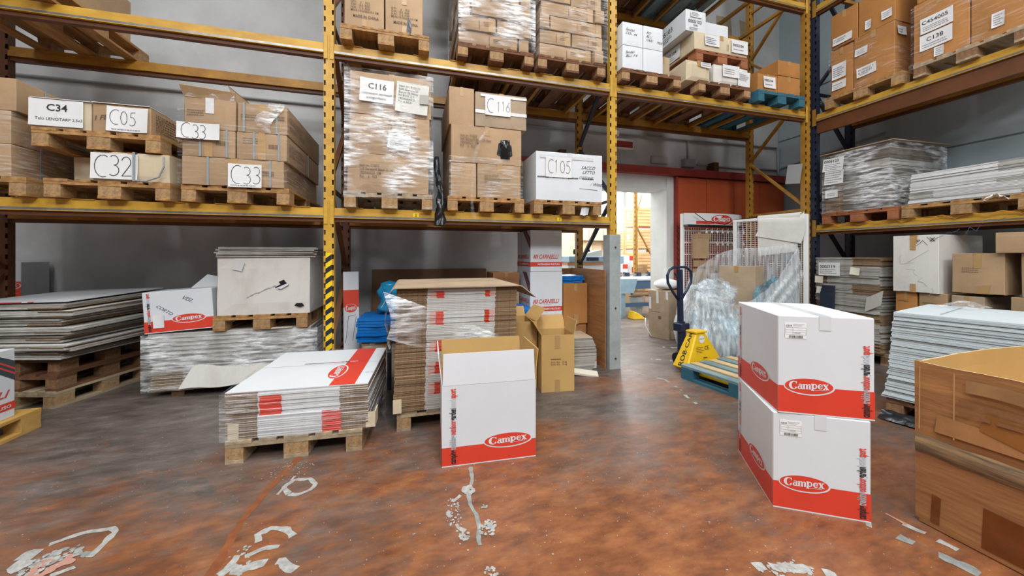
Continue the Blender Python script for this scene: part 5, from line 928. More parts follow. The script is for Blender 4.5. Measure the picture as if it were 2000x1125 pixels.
# red-logo carton leaning near the hazard-striped upright, blue foam
t = thing('leaning_flat_carton', 'flat white red-logo carton leaning beside the hazard-striped upright', 'flat carton', (-.637, 4.20, 0), (-5, 0, 14)); w, h = .155, 1.13; mk('board', MB().box(-w / 2, w / 2, -.012, .012, 0, h), WH, t); fr = onface('F', (w, .024, h))
decal('red_band', mv(rect(w, .19), -w / 2, .74), RED, t, fr, .0014); brand(t, fr, -.005, .73, .06, .045); decal('line_drawing', merge(mv(rect(.004, .28), -.06, .36, -6), mv(rect(.004, .26), .01, .38, -8), mv(rect(.08, .004), -.035, .64, 10)), BLK, t, fr, .002)
carton('carton', 'brown carton under the stack of blue foam sheets', .46, .46, .40, (-.285, 4.26, 0), m=KS)
fm = MB(); fm.grid(lambda i, j: (-.30 + .60 * i, -.27 + .54 * j, .0), 2, 2); 
def foam_mesh(seed, k=1.0):
    mb = MB(); f = lambda i, j, z: (k * (-.31 + .62 * i) + .012 * noise.noise(Vector((j * 4, seed, 0))), k * (-.27 + .54 * j) + .015 * noise.noise(Vector((i * 4, seed, 3))), z + .007 * noise.noise(Vector((i * 3, j * 3, .5))) + .0012 * noise.noise(Vector((i * 3, j * 3, seed + .3))))
    mb.grid(lambda i, j: f(i, j, .028), 8, 8); mb.grid(lambda i, j: f(i, 1 - j, 0), 8, 8)
    for e in ((lambda i, j: f(i, 0, .028 * j)), (lambda i, j: f(1, i, .028 * j)), (lambda i, j: f(1 - i, 1, .028 * j)), (lambda i, j: f(0, 1 - i, .028 * j))): mb.grid(e, 8, 1)
    me = mb.mesh('foam'); me.materials.append(BLF); return me
pile('bright blue foam sheet in the stack beside the tall flat pile', 'stacked blue foam sheets', [foam_mesh(s, .84) for s in range(3)], (-.287, 4.21, .404), -4, 8, .0315, jit=.010, jr=2.5, name='foam_sheet', cat='foam sheet')
bw = MB().grid(lambda i, j: (math.cos(i * 6.283) * (.115 + .02 * math.sin(j * 12.5) + .02 * noise.noise(Vector((math.cos(i * 6.28) * 3, math.sin(i * 6.28) * 3, j * 6)))) * math.sin(min(1, max(.0, (1 - abs(2 * j - 1)) * 5)) * 1.57), math.sin(i * 6.283) * .11 * math.sin(min(1, (1 - abs(2 * j - 1)) * 5) * 1.57), .36 * j), 24, 24, wrap=True)
tag(mk('blue_bundle', bw, BLW, None, (-.25, 4.24, .665), smooth=True), 'shiny blue plastic-wrapped bundle on the blue foam sheets', 'bundle')
tag(mk('dark_steel_post', MB().box(-.02, .02, -.02, .02, 0, .62), NVY, None, (-.22, 3.68, 0)), 'thin dark post beside the tall flat carton pile', 'post')
tag(mk('kraft_cardboard_sheet', MB().box(-.78, .78, -.008, .008, 0, 1.12), mat('dark_kraft_panel', (.20, .11, .06), .75, .15), None, (.25, 5.09, 0), rz=(-3, 0, 0)), 'large dark kraft panel leaning on the wall behind the blue foam', 'cardboard panel')
# behind the tall pile: red-lettered cartons, brown cartons
carton('carton', 'brown carton standing under the two stacked red-lettered cartons', .44, .58, .572, (1.550, 4.36, 0), m=KS)
carnielli('lower of two stacked white red-lettered cartons under the C105 pallet', .415, .56, .535, (1.556, 4.34, .575), 0, 'FL')
carnielli('upper of two stacked white red-lettered cartons under the C105 pallet', .405, .55, .50, (1.556, 4.34, 1.113), 0, 'FL')
carton('carton', 'dark kraft carton on boxes beside the red-lettered stack', .34, .4, .17, (1.13, 4.55, .92), m=KD); carton('carton', 'brown carton supporting the dark kraft carton by the red-lettered stack', .40, .5, .918, (1.10, 4.60, 0), m=KS)
pile('blue foam sheet lying behind the tall flat carton pile', 'blue foam sheets behind the tall pile', [foam_mesh(s + 5) for s in range(2)], (1.02, 4.02, .521), 3, 6, .0315, jit=.012, jr=2, name='foam_sheet', cat='foam sheet'); carton('carton', 'brown carton under the blue foam behind the tall pile', .44, .5, .517, (1.025, 4.02, 0), m=KR)
def open_brown(label, w, d, h, loc, rz, m=KR, flaps=(.14, .14, .14, .14), lean=(.02, .06, .05, .05)):
    t = thing('open_carton', label, 'box', loc, rz); t['dim'] = (w, d, h); mb = MB()
    mb.box(-w / 2, w / 2, -d / 2, -d / 2 + .006, 0, h).box(-w / 2, w / 2, d / 2 - .006, d / 2, 0, h).box(-w / 2, -w / 2 + .006, -d / 2 + .006, d / 2 - .006, 0, h).box(w / 2 - .006, w / 2, -d / 2 + .006, d / 2 - .006, 0, h).box(-w / 2, w / 2, -d / 2, d / 2, 0, .005); mk('body', mb, m, t)
    for k, (sx, sy) in enumerate(((0, -1), (0, 1), (-1, 0), (1, 0))):
        f, e = flaps[k], lean[k]
        if not f: continue
        if sx == 0: y0 = sy * (d / 2 - .003); mk('flap', MB().hexa([(-w / 2, y0 - .003, h + .001), (w / 2, y0 - .003, h + .001), (w / 2, y0 + .003, h + .001), (-w / 2, y0 + .003, h + .001)], [(-w / 2 + .01, y0 + sy * e - .003, h + f), (w / 2 - .01, y0 + sy * e - .003, h + f), (w / 2 - .01, y0 + sy * e + .003, h + f), (-w / 2 + .01, y0 + sy * e + .003, h + f)]), m, t)
        else: x0 = sx * (w / 2 - .003); mk('flap', MB().hexa([(x0 - .003, -d / 2, h + .001), (x0 + .003, -d / 2, h + .001), (x0 + .003, d / 2, h + .001), (x0 - .003, d / 2, h + .001)], [(x0 + sx * e - .003, -d / 2 + .01, h + f), (x0 + sx * e + .003, -d / 2 + .01, h + f), (x0 + sx * e + .003, d / 2 - .01, h + f), (x0 + sx * e - .003, d / 2 - .01, h + f)]), m, t)
    return t
t = open_brown('tan open carton with printed weights in front of the red-lettered stack', .325, .30, .545, (1.352, 3.33, 0), -6, m=KI, flaps=(0, .14, .13, .13), lean=(0, .05, .08, .03)); prt(t, 'F', 'G.W. KG.   13 kg\nN.W. KG.   12 kg', .022, -.07, .28, BRP, b=0); fine(t, 'F', 1, .14, -.07, .305, b=0); mk('tape_patch', MB().box(-.03, .02, -.1525, -.1505, .42, .545), TAN, t); mk('tape_patch', MB().box(-.03, .02, -.1525, -.1505, 0, .12), TAN, t)
open_brown('tall tan open carton between the tall flat pile and the printed-weights carton', .30, .35, .66, (1.02, 3.50, 0), 2, m=KI, flaps=(.0, .10, .0, .12), lean=(0, .03, 0, .10))
t = carton('carton', 'orange-brown carton holding blue sheets beside the tall kraft board', .33, .40, .50, (1.945, 4.28, .458), 1, m=KO); mk('tape_patch', MB().box(-.03, .03, -.2165, -.2145, 0, .12), TAN, t)
pile('thin blue sheet on the orange-brown carton by the post guard', 'blue sheets on the orange-brown carton', [foam_mesh(s + 9, .50) for s in range(2)], (1.945, 4.30, .962), -1, 3, .0315, jit=.01, jr=2, name='foam_sheet', cat='foam sheet')
carton('carton', 'dark low carton under the orange-brown carton by the tall kraft board', .30, .4, .455, (1.955, 4.30, 0), m=KD)
t = thing('kraft_board', 'tall brown kraft board standing on edge beside the grey post guard', 'cardboard panel', (2.135, 4.15, 0)); mk('board', MB().box(-.006, .006, -.46, .46, 0, 1.14), KD, t); mk('back_leaf', MB().box(-.30, -.006, .452, .462, 0, 1.13), KD, t)
roll = MB().grid(lambda i, j: (1.66 + .20 * math.sin(min(1, i * 1.3) * 1.57) - .012 * math.sin(j * 40), 3.72 + .30 * (i), .04 + .42 * j - .1 * i * j), 12, 30); gS2 = sheet_mesh(.42, .35, .011, [(0, 1, 1)], [KS, EDS], 9)
pile('grey folded board in the low stack behind the tan open carton', 'grey folded boards by the paint tin', [gS2], (1.76, 3.855, .0), -4, 30, .0128, jit=.006, jr=1.2, drift=lambda f: (.05 * math.sin(f * 3.1), 0))
tag(mk('white_board_strip', MB().box(-.16, .16, -.06, .06, 0, .02), CRM, None, (1.80, 3.585, .012), rz=(8, 6, -20)), 'cream board strip on the floor beside the paint tin', 'board strip')
t = thing('paint_tin', 'small paint tin with an orange label band beside the kraft board', 'paint tin', (2.035, 3.80, 0)); mk('body', MB().lathe([(0, 0), (.045, 0), (.045, .078), (.045, .125), (0, .125)], 20), PAP, t, smooth=False); mk('label_band', MB().lathe([(.0458, .078), (.0458, .118)], 20), mat('orange_label', (.72, .14, .02), .5), t); mk('lid', MB().lathe([(.046, .125), (.046, .133), (.038, .133), (.038, .129), (0, .129)], 20), GLV, t)
# ------------------------------------------------------------------ blue pallet and hand pallet truck
pallet('blue pallet with mixed faded boards on the forks of the pallet truck', (3.241, 2.669, 0), 8.4, wood=WDB, block=WDB, boards=6, alt=[WDT, mat('pale_pine_board', (.58, .44, .24), .7, .25, scale=3, stretch=(6, 1, 6), rnd=.1)])
t = thing('pallet_truck', 'yellow hand pallet truck with a navy handle behind the blue pallet', 'pallet truck', (3.135, 3.40, 0), 8.4)
cr = MB().hexa([(-.27, -.10, .05), (.34, -.10, .05), (.34, .10, .05), (-.27, .10, .05)], [(-.075, -.06, .425), (.075, -.06, .425), (.075, .06, .425), (-.075, .06, .425)]); cb = mk('carriage', cr, JYE, t, bevel=.012)
mk('carriage_cap', MB().box(-.09, .09, -.07, .07, .425, .45), JYE, t, bevel=.006)
def slant(u, v, n): k = (v - .05) / .375; return (u, -.10 + .04 * k - n, v)
decal('round_sticker', mv(ell(.045, .045), 0.0, .36), PAP, cb, slant, .003); decal('lettering', mv(txt('ROB·CAR', .018, .01, align='CENTER'), 0, .357), BLK, cb, slant, .004); decal('lettering', mv(txt('CE', .06, .01), .03, .24), BLK, cb, slant, .003); decal('print', mv(lines(4, .12, .07, 3), -.10, .21), BLK, cb, slant, .003); decal('print', mv(lines(1, .08, .03, 5), .0, .14), BLK, cb, slant, .003)
def sleft(u, v, n): k = (v - .05) / .375; return (-.27 + .195 * k - n, -u * (1 - .4 * k), v)
decal('lettering', ([(a, .07 + b) for a, b in mv(txt('ROB·CAR', .085, .02), .03, 0, 90)[0]], txt('ROB·CAR', .085, .02)[1]), BLK, cb, sleft, .003)
for s_ in (-1, 1):
    mk('fork', MB().hexa([(s_ * .19 - .07, -1.15, .055), (s_ * .19 + .07, -1.15, .055), (s_ * .19 + .07, -.08, .035), (s_ * .19 - .07, -.08, .035)], [(s_ * .19 - .07, -1.15, .08), (s_ * .19 + .07, -1.15, .08), (s_ * .19 + .07, -.08, .095), (s_ * .19 - .07, -.08, .095)]), JYE, t)
    mk('steer_wheel', MB().lathe([(0, -.025), (.07, -.025), (.08, -.018), (.08, .018), (.07, .025), (0, .025)], 20), BLKP, t, (s_ * .055, .20, .08), rz=(0, 90, 0))
mk('pump_cylinder', MB().lathe([(0, 0), (.05, 0), (.05, .30), (.038, .31), (.038, .42), (0, .42)], 18), NVY, t, (0, .20, .10)); mk('pivot_block', MB().box(-.07, .07, .14, .27, .40, .50), NVY, t, bevel=.01)
mk('drawbar', MB().bar((0, .215, .44), (0, .23, 1.14), .055, .045, up=(0, 1, 0)), NVY, t)
lp = [(-.03, .23, .78), (-.11, .23, .87), (-.19, .23, .98), (-.20, .23, 1.07), (-.17, .23, 1.13), (-.10, .23, 1.165), (.10, .23, 1.165), (.17, .23, 1.13), (.20, .23, 1.07), (.19, .23, .98), (.11, .23, .87), (.03, .23, .78)]
mk('handle_loop', MB().tube(lp, .016, 10), NVY, t, smooth=True); mk('release_lever', MB().bar((-.02, .215, 1.0), (-.12, .20, 1.10), .012, .012), NVY, t)
# ------------------------------------------------------------------ grid trolley with the sack of bubble wrap
A = Vector((4.73, 4.35, 0)); B = Vector((4.97, 3.50, 0)); AB = (B - A).normalized(); NN = Vector((-AB.y, AB.x, 0)) * -1; LL = (B - A).length
NN = Vector((AB.y, -AB.x, 0))
if NN.x > 0: NN = -NN
t = thing('grid_trolley', 'white wire grid trolley panel behind the sack of bubble wrap', 'trolley', tuple(A), math.degrees(math.atan2(AB.y, AB.x))); H = 1.85
for x in (0, LL): mk('post', MB().box(x - .025, x + .025, -.025, .025, .08, H), WMT, t, bevel=.004); mk('castor', MB().lathe([(0, -.015), (.04, -.015), (.04, .015), (0, .015)], 14), BLKP, t, (x, 0, .04), rz=(90, 0, 0))
for z in (.14, H - .02): mk('rail', MB().box(.025, LL - .025, -.018, .018, z - .018, z + .018), WMT, t)
wg = MB()
for i in range(15): x = .05 + (LL - .1) * i / 14; wg.box(x - .0025, x + .0025, -.003, .003, .15, H - .03)
for i in range(55): z = .17 + (H - .22) * i / 54; wg.box(.025, LL - .025, -.0055, -.002, z - .002, z + .002)
o = mk('wire_grid', wg, WMT, t); o['kind'] = 'stuff'
for x in (0, LL): mk('foot_bar', MB().box(x - .02, x + .02, -.09, .16, .08, .11), WMT, t)
def panel(f, off, z): p = A + AB * (LL * f) + NN * off; return (p.x, p.y, z)
cl = MB()
h_off = lambda q: .032 + .012 * math.sin(q * 3) * (1 - q)
def cloth(i, j):
    f = .36 + .58 * i; k = noise.noise(Vector((i * 4, j * 5, 3))) * .012
    if j < .75: q = j / .75; return panel(f - .05 * (1 - q) * (i - .3), h_off(q) + k * .4, 1.30 + .06 * i + (1.862 - 1.30 - .06 * i) * q)
    q = (j - .75) / .25; return panel(f + .05 * i * q, .032 - .075 * q + k * .4, 1.862 + .02 * math.sin(q * 3.14) - .25 * max(0, q - .5))
cl.grid(cloth, 18, 24); tag(mk('felt_cloth', cl, FLT, smooth=True), 'off-white felt cloth draped over the top of the grid trolley', 'cloth')
cl2 = MB().grid(lambda i, j: panel(.34 + .62 * i + .05 * math.sin(j * 3), (.052 if j < .8 else .052 - .08 * (j - .8) / .2) + .004 * noise.noise(Vector((i * 4, j * 4, 8))), 1.885 - (.30 + .12 * i) * (1 - j)), 14, 8); tag(mk('felt_cloth', cl2, FLT, smooth=True), 'folded upper layer of felt cloth on the grid trolley', 'cloth')
# sack: base ring to rim ring with bulging, pleated walls
base = [(4.55, 4.30), (4.10, 4.38), (3.62, 4.25), (3.44, 3.86), (3.62, 3.60), (4.02, 3.42), (4.45, 3.36), (4.80, 3.50), (4.72, 3.90)]
rim = [(4.67, 4.34, 1.40), (4.32, 4.36, 1.28), (3.78, 4.20, 1.02), (3.58, 3.92, .86), (3.74, 3.72, .74), (4.02, 3.58, .70), (4.42, 3.48, .98), (4.86, 3.52, 1.42), (4.755, 3.915, 1.42)]
def ring(P, s_):
    n = len(P); x = s_ * n; i = int(x) % n; f = x - int(x); p = [Vector(P[(i + k) % n]) for k in (-1, 0, 1, 2)]
    return .5 * ((2 * p[1]) + (p[2] - p[0]) * f + (2 * p[0] - 5 * p[1] + 4 * p[2] - p[3]) * f * f + (3 * p[1] - p[0] - 3 * p[2] + p[3]) * f ** 3)
cxy = Vector((4.22, 3.88))
def sack(i, j):
    b = ring(base, i); r_ = ring(rim, i); p = Vector((b.x, b.y)).lerp(Vector((r_.x, r_.y)), j ** 1.3); z = .012 + (r_.z - .012) * j
    d = (p - cxy).normalized(); k = .10 * math.sin(min(1, j * 1.25) * 3.14) * (1 - .5 * j) * (.3 if r_.z > 1.2 else 1) + (.014 * math.sin(i * 150 + j * 7) + .02 * noise.noise(Vector((p.x * 6, p.y * 6, z * 4)))) * min(1, j * 4)
    return (p.x + d.x * k, p.y + d.y * k, z)
sk = MB().grid(sack, 150, 26, wrap=True)
t = thing('plastic_sack', 'large translucent sack stretched open on the grid trolley', 'sack', (0, 0, 0)); mk('film', sk, MT['bag_film'], t, smooth=True)
def fold(i, j): a = Vector(panel(.92, .06, 1.42)); b = Vector((3.80, 3.46, .34)); p = a.lerp(b, i); q = Vector((3.95, 3.42, .12)).lerp(Vector((4.85, 3.44, 1.0)), 1 - i); v = p.lerp(q, j); k = .012 * math.sin(j * 16 + i * 5); return (v.x - k - .06 * math.sin(i * 3.14), v.y - k - .07 * math.sin(i * 3.14), v.z)
mk('front_fold', MB().grid(fold, 24, 30), MT['bag_film'], t, smooth=True)
# limits that keep each crumpled mass to its own room in the sack: inside the film, off the carton and off its neighbours
_sk = {}
def sack_radius(a, z):
    key = round(z, 2)
    if key not in _sk:
        row = []
        for k in range(150):
            i = k / 150; j = min(.97, max(0, z) / ring(rim, i).z); q = sack(i, j); row.append((math.atan2(q[1] - cxy.y, q[0] - cxy.x), math.hypot(q[0] - cxy.x, q[1] - cxy.y)))
        _sk[key] = row
    dl = lambda u: abs((u - a + math.pi) % (2 * math.pi) - math.pi)
    return min(r_ for u, r_ in _sk[key] if dl(u) < .12)
CC = Vector((4.47, 4.02))
def crumple(name, label, c, r, m, seed, n=34, lim=None):
    mb = MB()
    def fn(i, j):
        a = i * 6.2832; ph = j * 3.1416; d = Vector((math.cos(a) * math.sin(ph), math.sin(a) * math.sin(ph), -math.cos(ph)))
        q = 1 + .28 * noise.noise(d * 2 + Vector((seed, 0, 0))) + .20 * noise.noise(d * 6 + Vector((0, seed, 0))) + .10 * noise.noise(d * 14)
        x, y, z = c[0] + d.x * r[0] * q, c[1] + d.y * r[1] * q, c[2] + d.z * r[2] * q
        z = min(max(z, lim.get('z0', .02)), lim.get('z1', 9) + .012 * noise.noise(d * 9)) if 'z1' in lim else max(z, lim.get('z0', .02) + .012 * noise.noise(d * 9))
        p = Vector((x, y)); N2 = NN.xy; A2 = AB.xy; k = (p - A.xy).dot(N2)
        p += N2 * (min(max(k, lim.get('n0', -9)), lim.get('n1', 9)) - k)
        k = (p - CC).dot(A2); p += A2 * (max(k, lim.get('a0', -9)) - k)
        v = p - cxy; R_ = sack_radius(math.atan2(v.y, v.x), z) - .02
        if v.length > R_: p = cxy + v.normalized() * R_
        return (p.x, p.y, z)
    mb.grid(fn, n, n // 2, wrap=True); return tag(mk(name, mb, MT[m], smooth=True), label, 'bubble wrap')
crumple('bubble_wrap', 'crumpled clear bubble wrap heaped at the mouth of the sack', (3.90, 3.93, .78), (.30, .26, .20), 'bubble_clear', 3, 44, dict(z0=.60, n0=.645)); crumple('bubble_wrap', 'pale blue bubble wrap mass in the lower part of the sack', (3.92, 3.82, .34), (.44, .32, .34), 'bubble_blue', 5, 40, dict(z0=.02, z1=.57, n0=.645)); crumple('bubble_wrap', 'blue bubble wrap against the grid side of the sack', (4.50, 3.60, .52), (.26, .22, .46), 'bubble_blue', 8, 36, dict(z0=.02, n0=.20, n1=.63, a0=.275))
carton('carton', 'grey-brown carton standing inside the translucent sack against the grid', .48, .24, 1.155, (4.47, 4.02, .004), -74, m=KS)
# display stand against the red door
t = thing('display_stand', 'white red-logo wire display stand in front of the orange-red door', 'display stand', (4.75, 4.82, 0)); w = 1.15
for x in (-w / 2, w / 2): mk('post', MB().box(x - .02, x + .02, -.025, .025, 0, 1.98), WMT, t)
hd = MB().grid(lambda i, j: (-w / 2 + w * i, -.03 - .07 * math.sin(i * 3.14), 1.80 + .19 * j), 20, 1); mk('header', hd, WMT, t); hfr = lambda u, v, n: (u, -.03 - .07 * math.sin((u / w + .5) * 3.14) - n, v)
decal('red_band', merge(*[mv(rect(.047, .05), -.37 + .046 * k, 1.815) for k in range(17)]), RED, t, hfr, .002); brand(t, hfr, .12, 1.895, .22, .075)
mk('header_shelf', MB().box(-w / 2, w / 2, -.12, .0, 1.77, 1.80), BLKP, t); mk('foot', MB().box(-w / 2, w / 2, -.15, .05, 0, .06), WMT, t)
wg = MB()
for i in range(24): x = -w / 2 + .03 + (w - .06) * i / 23; wg.box(x - .003, x + .003, 0, .006, .1, 1.76)
for i in range(46): z = .12 + 1.64 * i / 45; wg.box(-w / 2, w / 2, -.004, 0, z - .002, z + .002)
o = mk('wire_grid', wg, WMT, t); o['kind'] = 'stuff'
for r_ in range(3):
    mk('hook_rail', MB().box(-w / 2 + .02, w / 2 - .02, -.012, -.004, 1.70 - r_ * .19, 1.715 - r_ * .19), WMT, t)
    for k in range(0 if r_ == 0 else 2, 8): x = -.30 + k * .105; h_ = mk('hook', MB().tube([(x, -.01, 1.70 - r_ * .19), (x, -.20, 1.71 - r_ * .19), (x, -.215, 1.735 - r_ * .19)], .004, 5), WMT, t); mk('price_tag', MB().box(x - .016, x + .016, -.21, -.206, 1.66 - r_ * .19, 1.70 - r_ * .19), PAP, h_)
for k, (x, z, w0, h0) in enumerate(((4.40, 1.57, .28, .08), (4.38, 1.262, .24, .31), (4.45, 1.13, .34, .10), (4.42, .80, .30, .30))):
    q = thing('hanging_card_box', ['short dotted kraft pack hung highest on the display stand', 'tall plain kraft pack on the display stand', 'wide dotted kraft pack on the display stand', 'lower plain kraft pack on the display stand'][k], 'pack', (x, 4.66, z)); mk('body', MB().box(-w0 / 2, w0 / 2, -.05, .05, 0, h0), KR, q, bevel=.004)
    mk('hang_tab', MB().box(-.03, .03, .048, .052, h0, h0 + .03), KR, q)
    if k in (0, 2): decal('dots', merge(*[mv(ell(.007, .007, 6), -w0 / 2 + .03 + a * .035, .02 + b * .03) for a in range(int(w0 / .038)) for b in range(2 if k == 0 else 3)]), BRP, q, lambda u, v, n: (u, -.05 - n, v), .002)
t = carton('carton', 'small white carton on the floor stack under the display packs', .22, .18, .16, (4.56, 4.50, .87), m=WH, tape=False); carton('carton', 'brown carton standing below the small white carton at the display stand', .24, .2, .868, (4.56, 4.50, 0), m=KR)
zz = [(4.235 + .045 * (k % 2), 5.02, 1.0 + .045 * k) for k in range(19)]; tag(mk('accordion_cord', MB().tube(zz, .006, 6), DBL), 'dark zigzag cord hanging at the edge of the orange-red door', 'cord')
tag(mk('black_cable', MB().tube([(4.30, 4.69, 1.98), (4.5, 4.68, 1.86), (4.8, 4.6, 1.80), (4.74, 4.37, 1.858), (4.80, 4.10, 1.855), (4.83, 4.0, 1.856)], .006, 6), BLKP, smooth=True), 'thin black cable slung from the display stand to the grid trolley', 'cable')
# carton with a foam bag by the doorway
c_, s_ = math.cos(R(20)), math.sin(R(20)); W_, D_, H_ = .355, .35, .75
t = carton('carton', 'brown carton with pale tape strips standing at the doorway', W_, D_, H_, (3.818 + c_ * W_ / 2 - s_ * D_ / 2, 4.70 + s_ * W_ / 2 + c_ * D_ / 2, 0), 20, m=KS)
for (u, z0, z1) in ((-.16, .45, .64), (-.03, .55, .74), (.13, .62, .74)): mk('tape_strip', MB().face([(-W_ / 2 - .006, -u, z0), (-W_ / 2 - .006, -u - .04, z0), (-W_ / 2 - .006, -u - .035, z1), (-W_ / 2 - .006, -u + .005, z1)]), CLT, t)
fine(t, 'L', 1, .22, -.12, .40); decal('emblem', mv(rect(.05, .05), .0, .30), BRP, t, fr_of(t, 'L')); mk('white_cord', MB().tube([(.177, -D_ / 2 - .008, .52), (.06, -D_ / 2 - .010, .54), (.03, -D_ / 2 - .010, .40), (.01, -D_ / 2 - .010, .02)], .009, 6), PAP, t, smooth=True); mk('loose_flap', MB().hexa([(-.14, -D_ / 2 - .03, .005), (.02, -D_ / 2 - .03, .005), (.02, -D_ / 2 - .025, .005), (-.14, -D_ / 2 - .025, .005)], [(-.12, -D_ / 2 - .008, .13), (.02, -D_ / 2 - .008, .12), (.02, -D_ / 2 - .003, .12), (-.12, -D_ / 2 - .003, .13)]), KS, t)
mb = MB().grid(lambda i, j: (3.95 + .04 + (.24 + .03 * math.sin(i * 25)) * math.cos(i * 6.283) * math.sin(j * 3.14), 4.96 + .15 * math.sin(i * 6.283) * math.sin(j * 3.14), .84 - .085 * math.cos(j * 3.14) + .015 * noise.noise(Vector((i * 8, j * 5, 1)))), 30, 14, wrap=True); tag(mk('foam_bag', mb, mat('white_foam_bag', (.78, .79, .80), .35, .08, scale=9, bump=.3, bscale=12), smooth=True), 'lumpy white foam bag lying on the carton at the doorway', 'bag')
tag(mk('white_strap', MB().tube([(3.62, 5.0, .30), (3.60, 4.98, .18), (3.63, 4.94, .10), (3.66, 4.90, .02)], .008, 6), PAP, smooth=True), 'white strap dangling to the floor beside the doorway carton', 'strap')

# ------------------------------------------------------------------ the hall beyond the doorway
def crate(label, loc, w=.94, d=.66, h=.718):
    t = thing('wooden_crate', label, 'crate', loc, 0, 'slatted crates in the hall'); n = 6; sh = (h - .11) / n
    mk('core', MB().box(-w / 2 + .03, w / 2 - .03, -d / 2 + .03, d / 2 - .03, .09, h - .02), CRT, t)
    for k in range(n):
        z0 = .10 + k * sh
        mk('slat', MB().box(-w / 2, w / 2, -d / 2, -d / 2 + .02, z0 + .006, z0 + sh - .006), CRT, t); mk('slat', MB().box(-w / 2, -w / 2 + .02, -d / 2 + .02, d / 2, z0 + .006, z0 + sh - .006), CRT, t)
    for x in (-w / 2, w / 2): mk('corner_post', MB().box(x - .012 if x < 0 else x - .06, x + .06 if x < 0 else x + .012, -d / 2 - .012, -d / 2, 0, h), CRT, t)
    for y in (-d / 2, d / 2 - .06): mk('corner_post', MB().box(-w / 2 - .012, -w / 2, y, y + .06, 0, h), CRT, t)
    return t
nm = ['bottom', 'second', 'third', 'top']
for k in range(4):
    for q, (x, y, lb) in enumerate(((7.39, 10.35, 'the crate stack nearest the hall workbench'), (7.39, 11.06, 'the crate stack behind the nearest one'), (8.40, 10.35, 'the crate stack beside the doorway jamb'))):
        if q == 1 and k == 3: continue
        t = crate(nm[k] + ' slatted wooden crate in ' + lb, (x, y, k * .722))
        if q < 2 and k > 0: mk('paper_tag', MB().box(-.474, -.4725, .05, .20, .40, .55), PAP, t)
# stacks of pale cartons further back
for c0 in range(5):
    for k in range(3): carton('carton', '%s carton of the %s pale stack far back in the hall' % (['bottom', 'middle', 'top'][k], ['first', 'second', 'third', 'fourth', 'fifth'][c0]), .44, .5, .62, (5.3 + c0 * .47, 12.2 + c0 * .1, k * .624), m=KB, tape=False)
for c0 in range(4): carton('carton', 'large pale carton on top of the far stacks, number %s from the crates' % ['four', 'three', 'two', 'one'][c0], .58, .5, .45, (5.4 + c0 * .60, 12.3, 1.876), m=KB)
t = thing('hall_rack', 'perforated yellow rack frame standing in the hall before the crates', 'rack', (5.50, 7.98, 0)); mk('upright', upright_mesh(3.0, pitch=.12), [YED, BKI], t); mk('rear_upright', upright_mesh(3.0, pitch=.12), [YED, BKI], t, (.85, .45, 0)); mk('diagonal_brace', MB().bar((0, .03, 2.1), (.85, .48, 1.25), .03, .04), YED, t); mk('diagonal_brace', MB().bar((0, .03, 2.3), (.3, .2, 2.9), .03, .04), YED, t); mk('shelf_beam', MB().bar((0, .03, .98), (.85, .48, .98), .04, .05), YED, t)
for k, (x, z0, z1) in enumerate(((5.55, .75, 1.32), (5.98, .78, 1.30))):
    t = carton('printed_carton', ['white red-logo carton with a red wave on the hall counter', 'narrow white and red red-logo carton on the hall counter'][k], .42 - .16 * k, .3, z1 - z0, (x, 8.9 + .05 * k, z0), 0, m=WH, tape=False, bulge=0); fr = onface('F', dims(t)); decal('red_band', mv(rect(dims(t)[0], .12), -dims(t)[0] / 2, .20 if k == 0 else .40), RED, t, fr, .002)
    if k: decal('red_band', mv(rect(dims(t)[0] * .6, .16), -dims(t)[0] * .2, .05), RED, t, fr, .002)
t = thing('hall_counter', 'pale counter in the hall under the red-logo cartons', 'counter', (5.6, 8.95, 0)); mk('top', MB().box(-.95, .75, -.28, .28, .70, .745), CNC, t); mk('cabinet', MB().box(-.90, .70, -.24, .26, 0, .70), KR, t); mk('panel', MB().box(.30, .72, -.30, -.29, .75, 1.05), KR, t)
t = thing('workbench', 'blue-grey packing bench with a paper roll in the hall', 'workbench', (4.98, 6.95, 0)); mk('bench_top', MB().box(-.80, .75, -.35, .35, .78, .82), mat('pale_bench', (.55, .62, .66), .35), t)
for x in (-.72, .55):
    for y in (-.28, .28): mk('leg', MB().box(x - .05, x + .05, y - .04, y + .04, 0, .78), MCH, t)
mk('apron', MB().box(-.72, .6, -.32, -.29, .60, .78), mat('navy_apron', (.05, .10, .18), .5), t); mk('stretcher', MB().box(-.72, .6, -.31, -.25, .22, .30), mat('navy_apron', (.05, .10, .18), .5), t); mk('side_guard', MB().hexa([(-.82, -.40, .52), (-.52, -.40, .52), (-.52, -.37, .52), (-.82, -.37, .52)], [(-.80, -.36, .82), (-.40, -.36, .82), (-.40, -.33, .82), (-.80, -.33, .82)]), MCH, t)
rl = mk('paper_roll', MB().lathe([(0, -.35), (.055, -.35), (.055, .35), (0, .35)], 18), KR, t, (-.10, -.22, .49), rz=(0, 90, 0)); mk('roll_core', MB().lathe([(0, -.36), (.02, -.36), (.02, .36), (0, .36)], 10), BLKP, rl)
mk('roller_bar', MB().box(-.80, .65, .10, .16, .86, .90), GLV, t)
for k in range(5): mk('roller_clip', MB().box(-.7 + k * .3, -.62 + k * .3, .05, .20, .84, .93), DBL, t)
mk('film_sheet', MB().grid(lambda i, j: (.05 + .5 * i, -.36 - .02 * math.sin(i * 9) * (1 - j), .66 + .17 * j + .01 * math.sin(i * 14)), 16, 4), MT['stretch_film'], t, smooth=True)
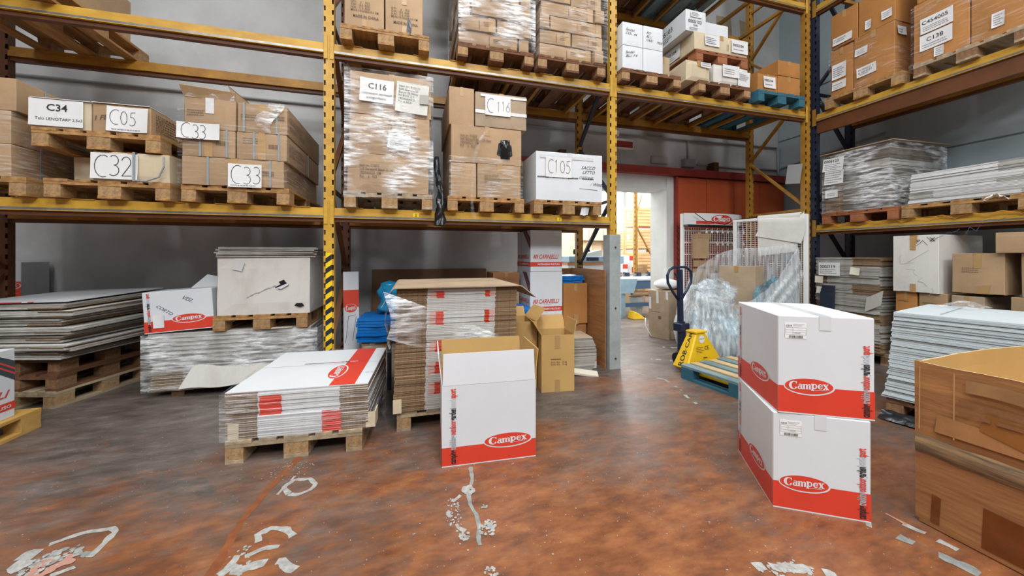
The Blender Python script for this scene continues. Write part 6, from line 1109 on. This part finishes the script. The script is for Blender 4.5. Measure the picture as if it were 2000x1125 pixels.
t = thing('foot_pedal', 'yellow foot pedal on the floor under the hall workbench', 'pedal', (4.48, 6.49, 0)); mk('guard', MB().hexa([(-.14, -.12, 0), (.16, -.12, 0), (.16, .12, 0), (-.14, .12, 0)], [(-.12, -.08, .17), (.0, -.08, .12), (.0, .08, .12), (-.12, .08, .17)]), JYE, t, bevel=.01); mk('pedal', MB().box(.02, .15, -.07, .07, .03, .05), BLKP, t)
t = thing('bucket', 'grey bin standing behind the yellow foot pedal', 'bin', (4.72, 6.85, 0)); mk('body', MB().lathe([(0, .01), (.12, .01), (.15, .40), (.14, .40), (.115, .03)], 20), mat('grey_bin', (.35, .36, .35), .5), t); mk('rim', MB().lathe([(.15, .39), (.158, .40), (.15, .41)], 20), mat('grey_bin', (.35, .36, .35), .5), t)
t = thing('machine_table', 'table with a grey-blue machine in the hall behind the post guard', 'machine', (3.28, 6.35, 0)); mk('table_top', MB().box(-.55, .40, -.3, .3, 1.14, 1.18), KD, t); mk('cabinet', MB().box(-.52, .38, -.26, .28, 0, 1.14), CNC, t); mk('housing', MB().box(-.50, .36, -.26, .2, 1.18, 1.30), MCH, t, bevel=.01); mk('vent', MB().box(-.15, .1, -.268, -.26, 1.21, 1.27), DBL, t)
mk('arm', MB().hexa([(-.3, -.2, 1.30), (.2, -.2, 1.30), (.2, .1, 1.30), (-.3, .1, 1.30)], [(-.15, -.12, 1.37), (.25, -.12, 1.42), (.25, .05, 1.42), (-.15, .05, 1.37)]), mat('grey_arm', (.20, .21, .20), .5), t)
for x in (-.32, -.20, -.02): mk('knob', MB().lathe([(0, .1), (.015, .1), (.03, .06), (.02, .0)], 10), BLKP, t, (x, -.1, 1.33))
t = thing('machine_cabinet', 'white and red cabinet under grey rails behind the hall workbench', 'cabinet', (4.60, 7.9, 0)); mk('body', MB().box(-.45, .30, -.25, .25, 0, 1.12), WMT, t); mk('door', MB().box(-.42, .27, -.262, -.25, .55, .90), mat('dark_red_panel', (.30, .03, .03), .5), t); mk('top_unit', MB().box(-.5, .32, -.27, .25, 1.12, 1.30), MCH, t, bevel=.01)
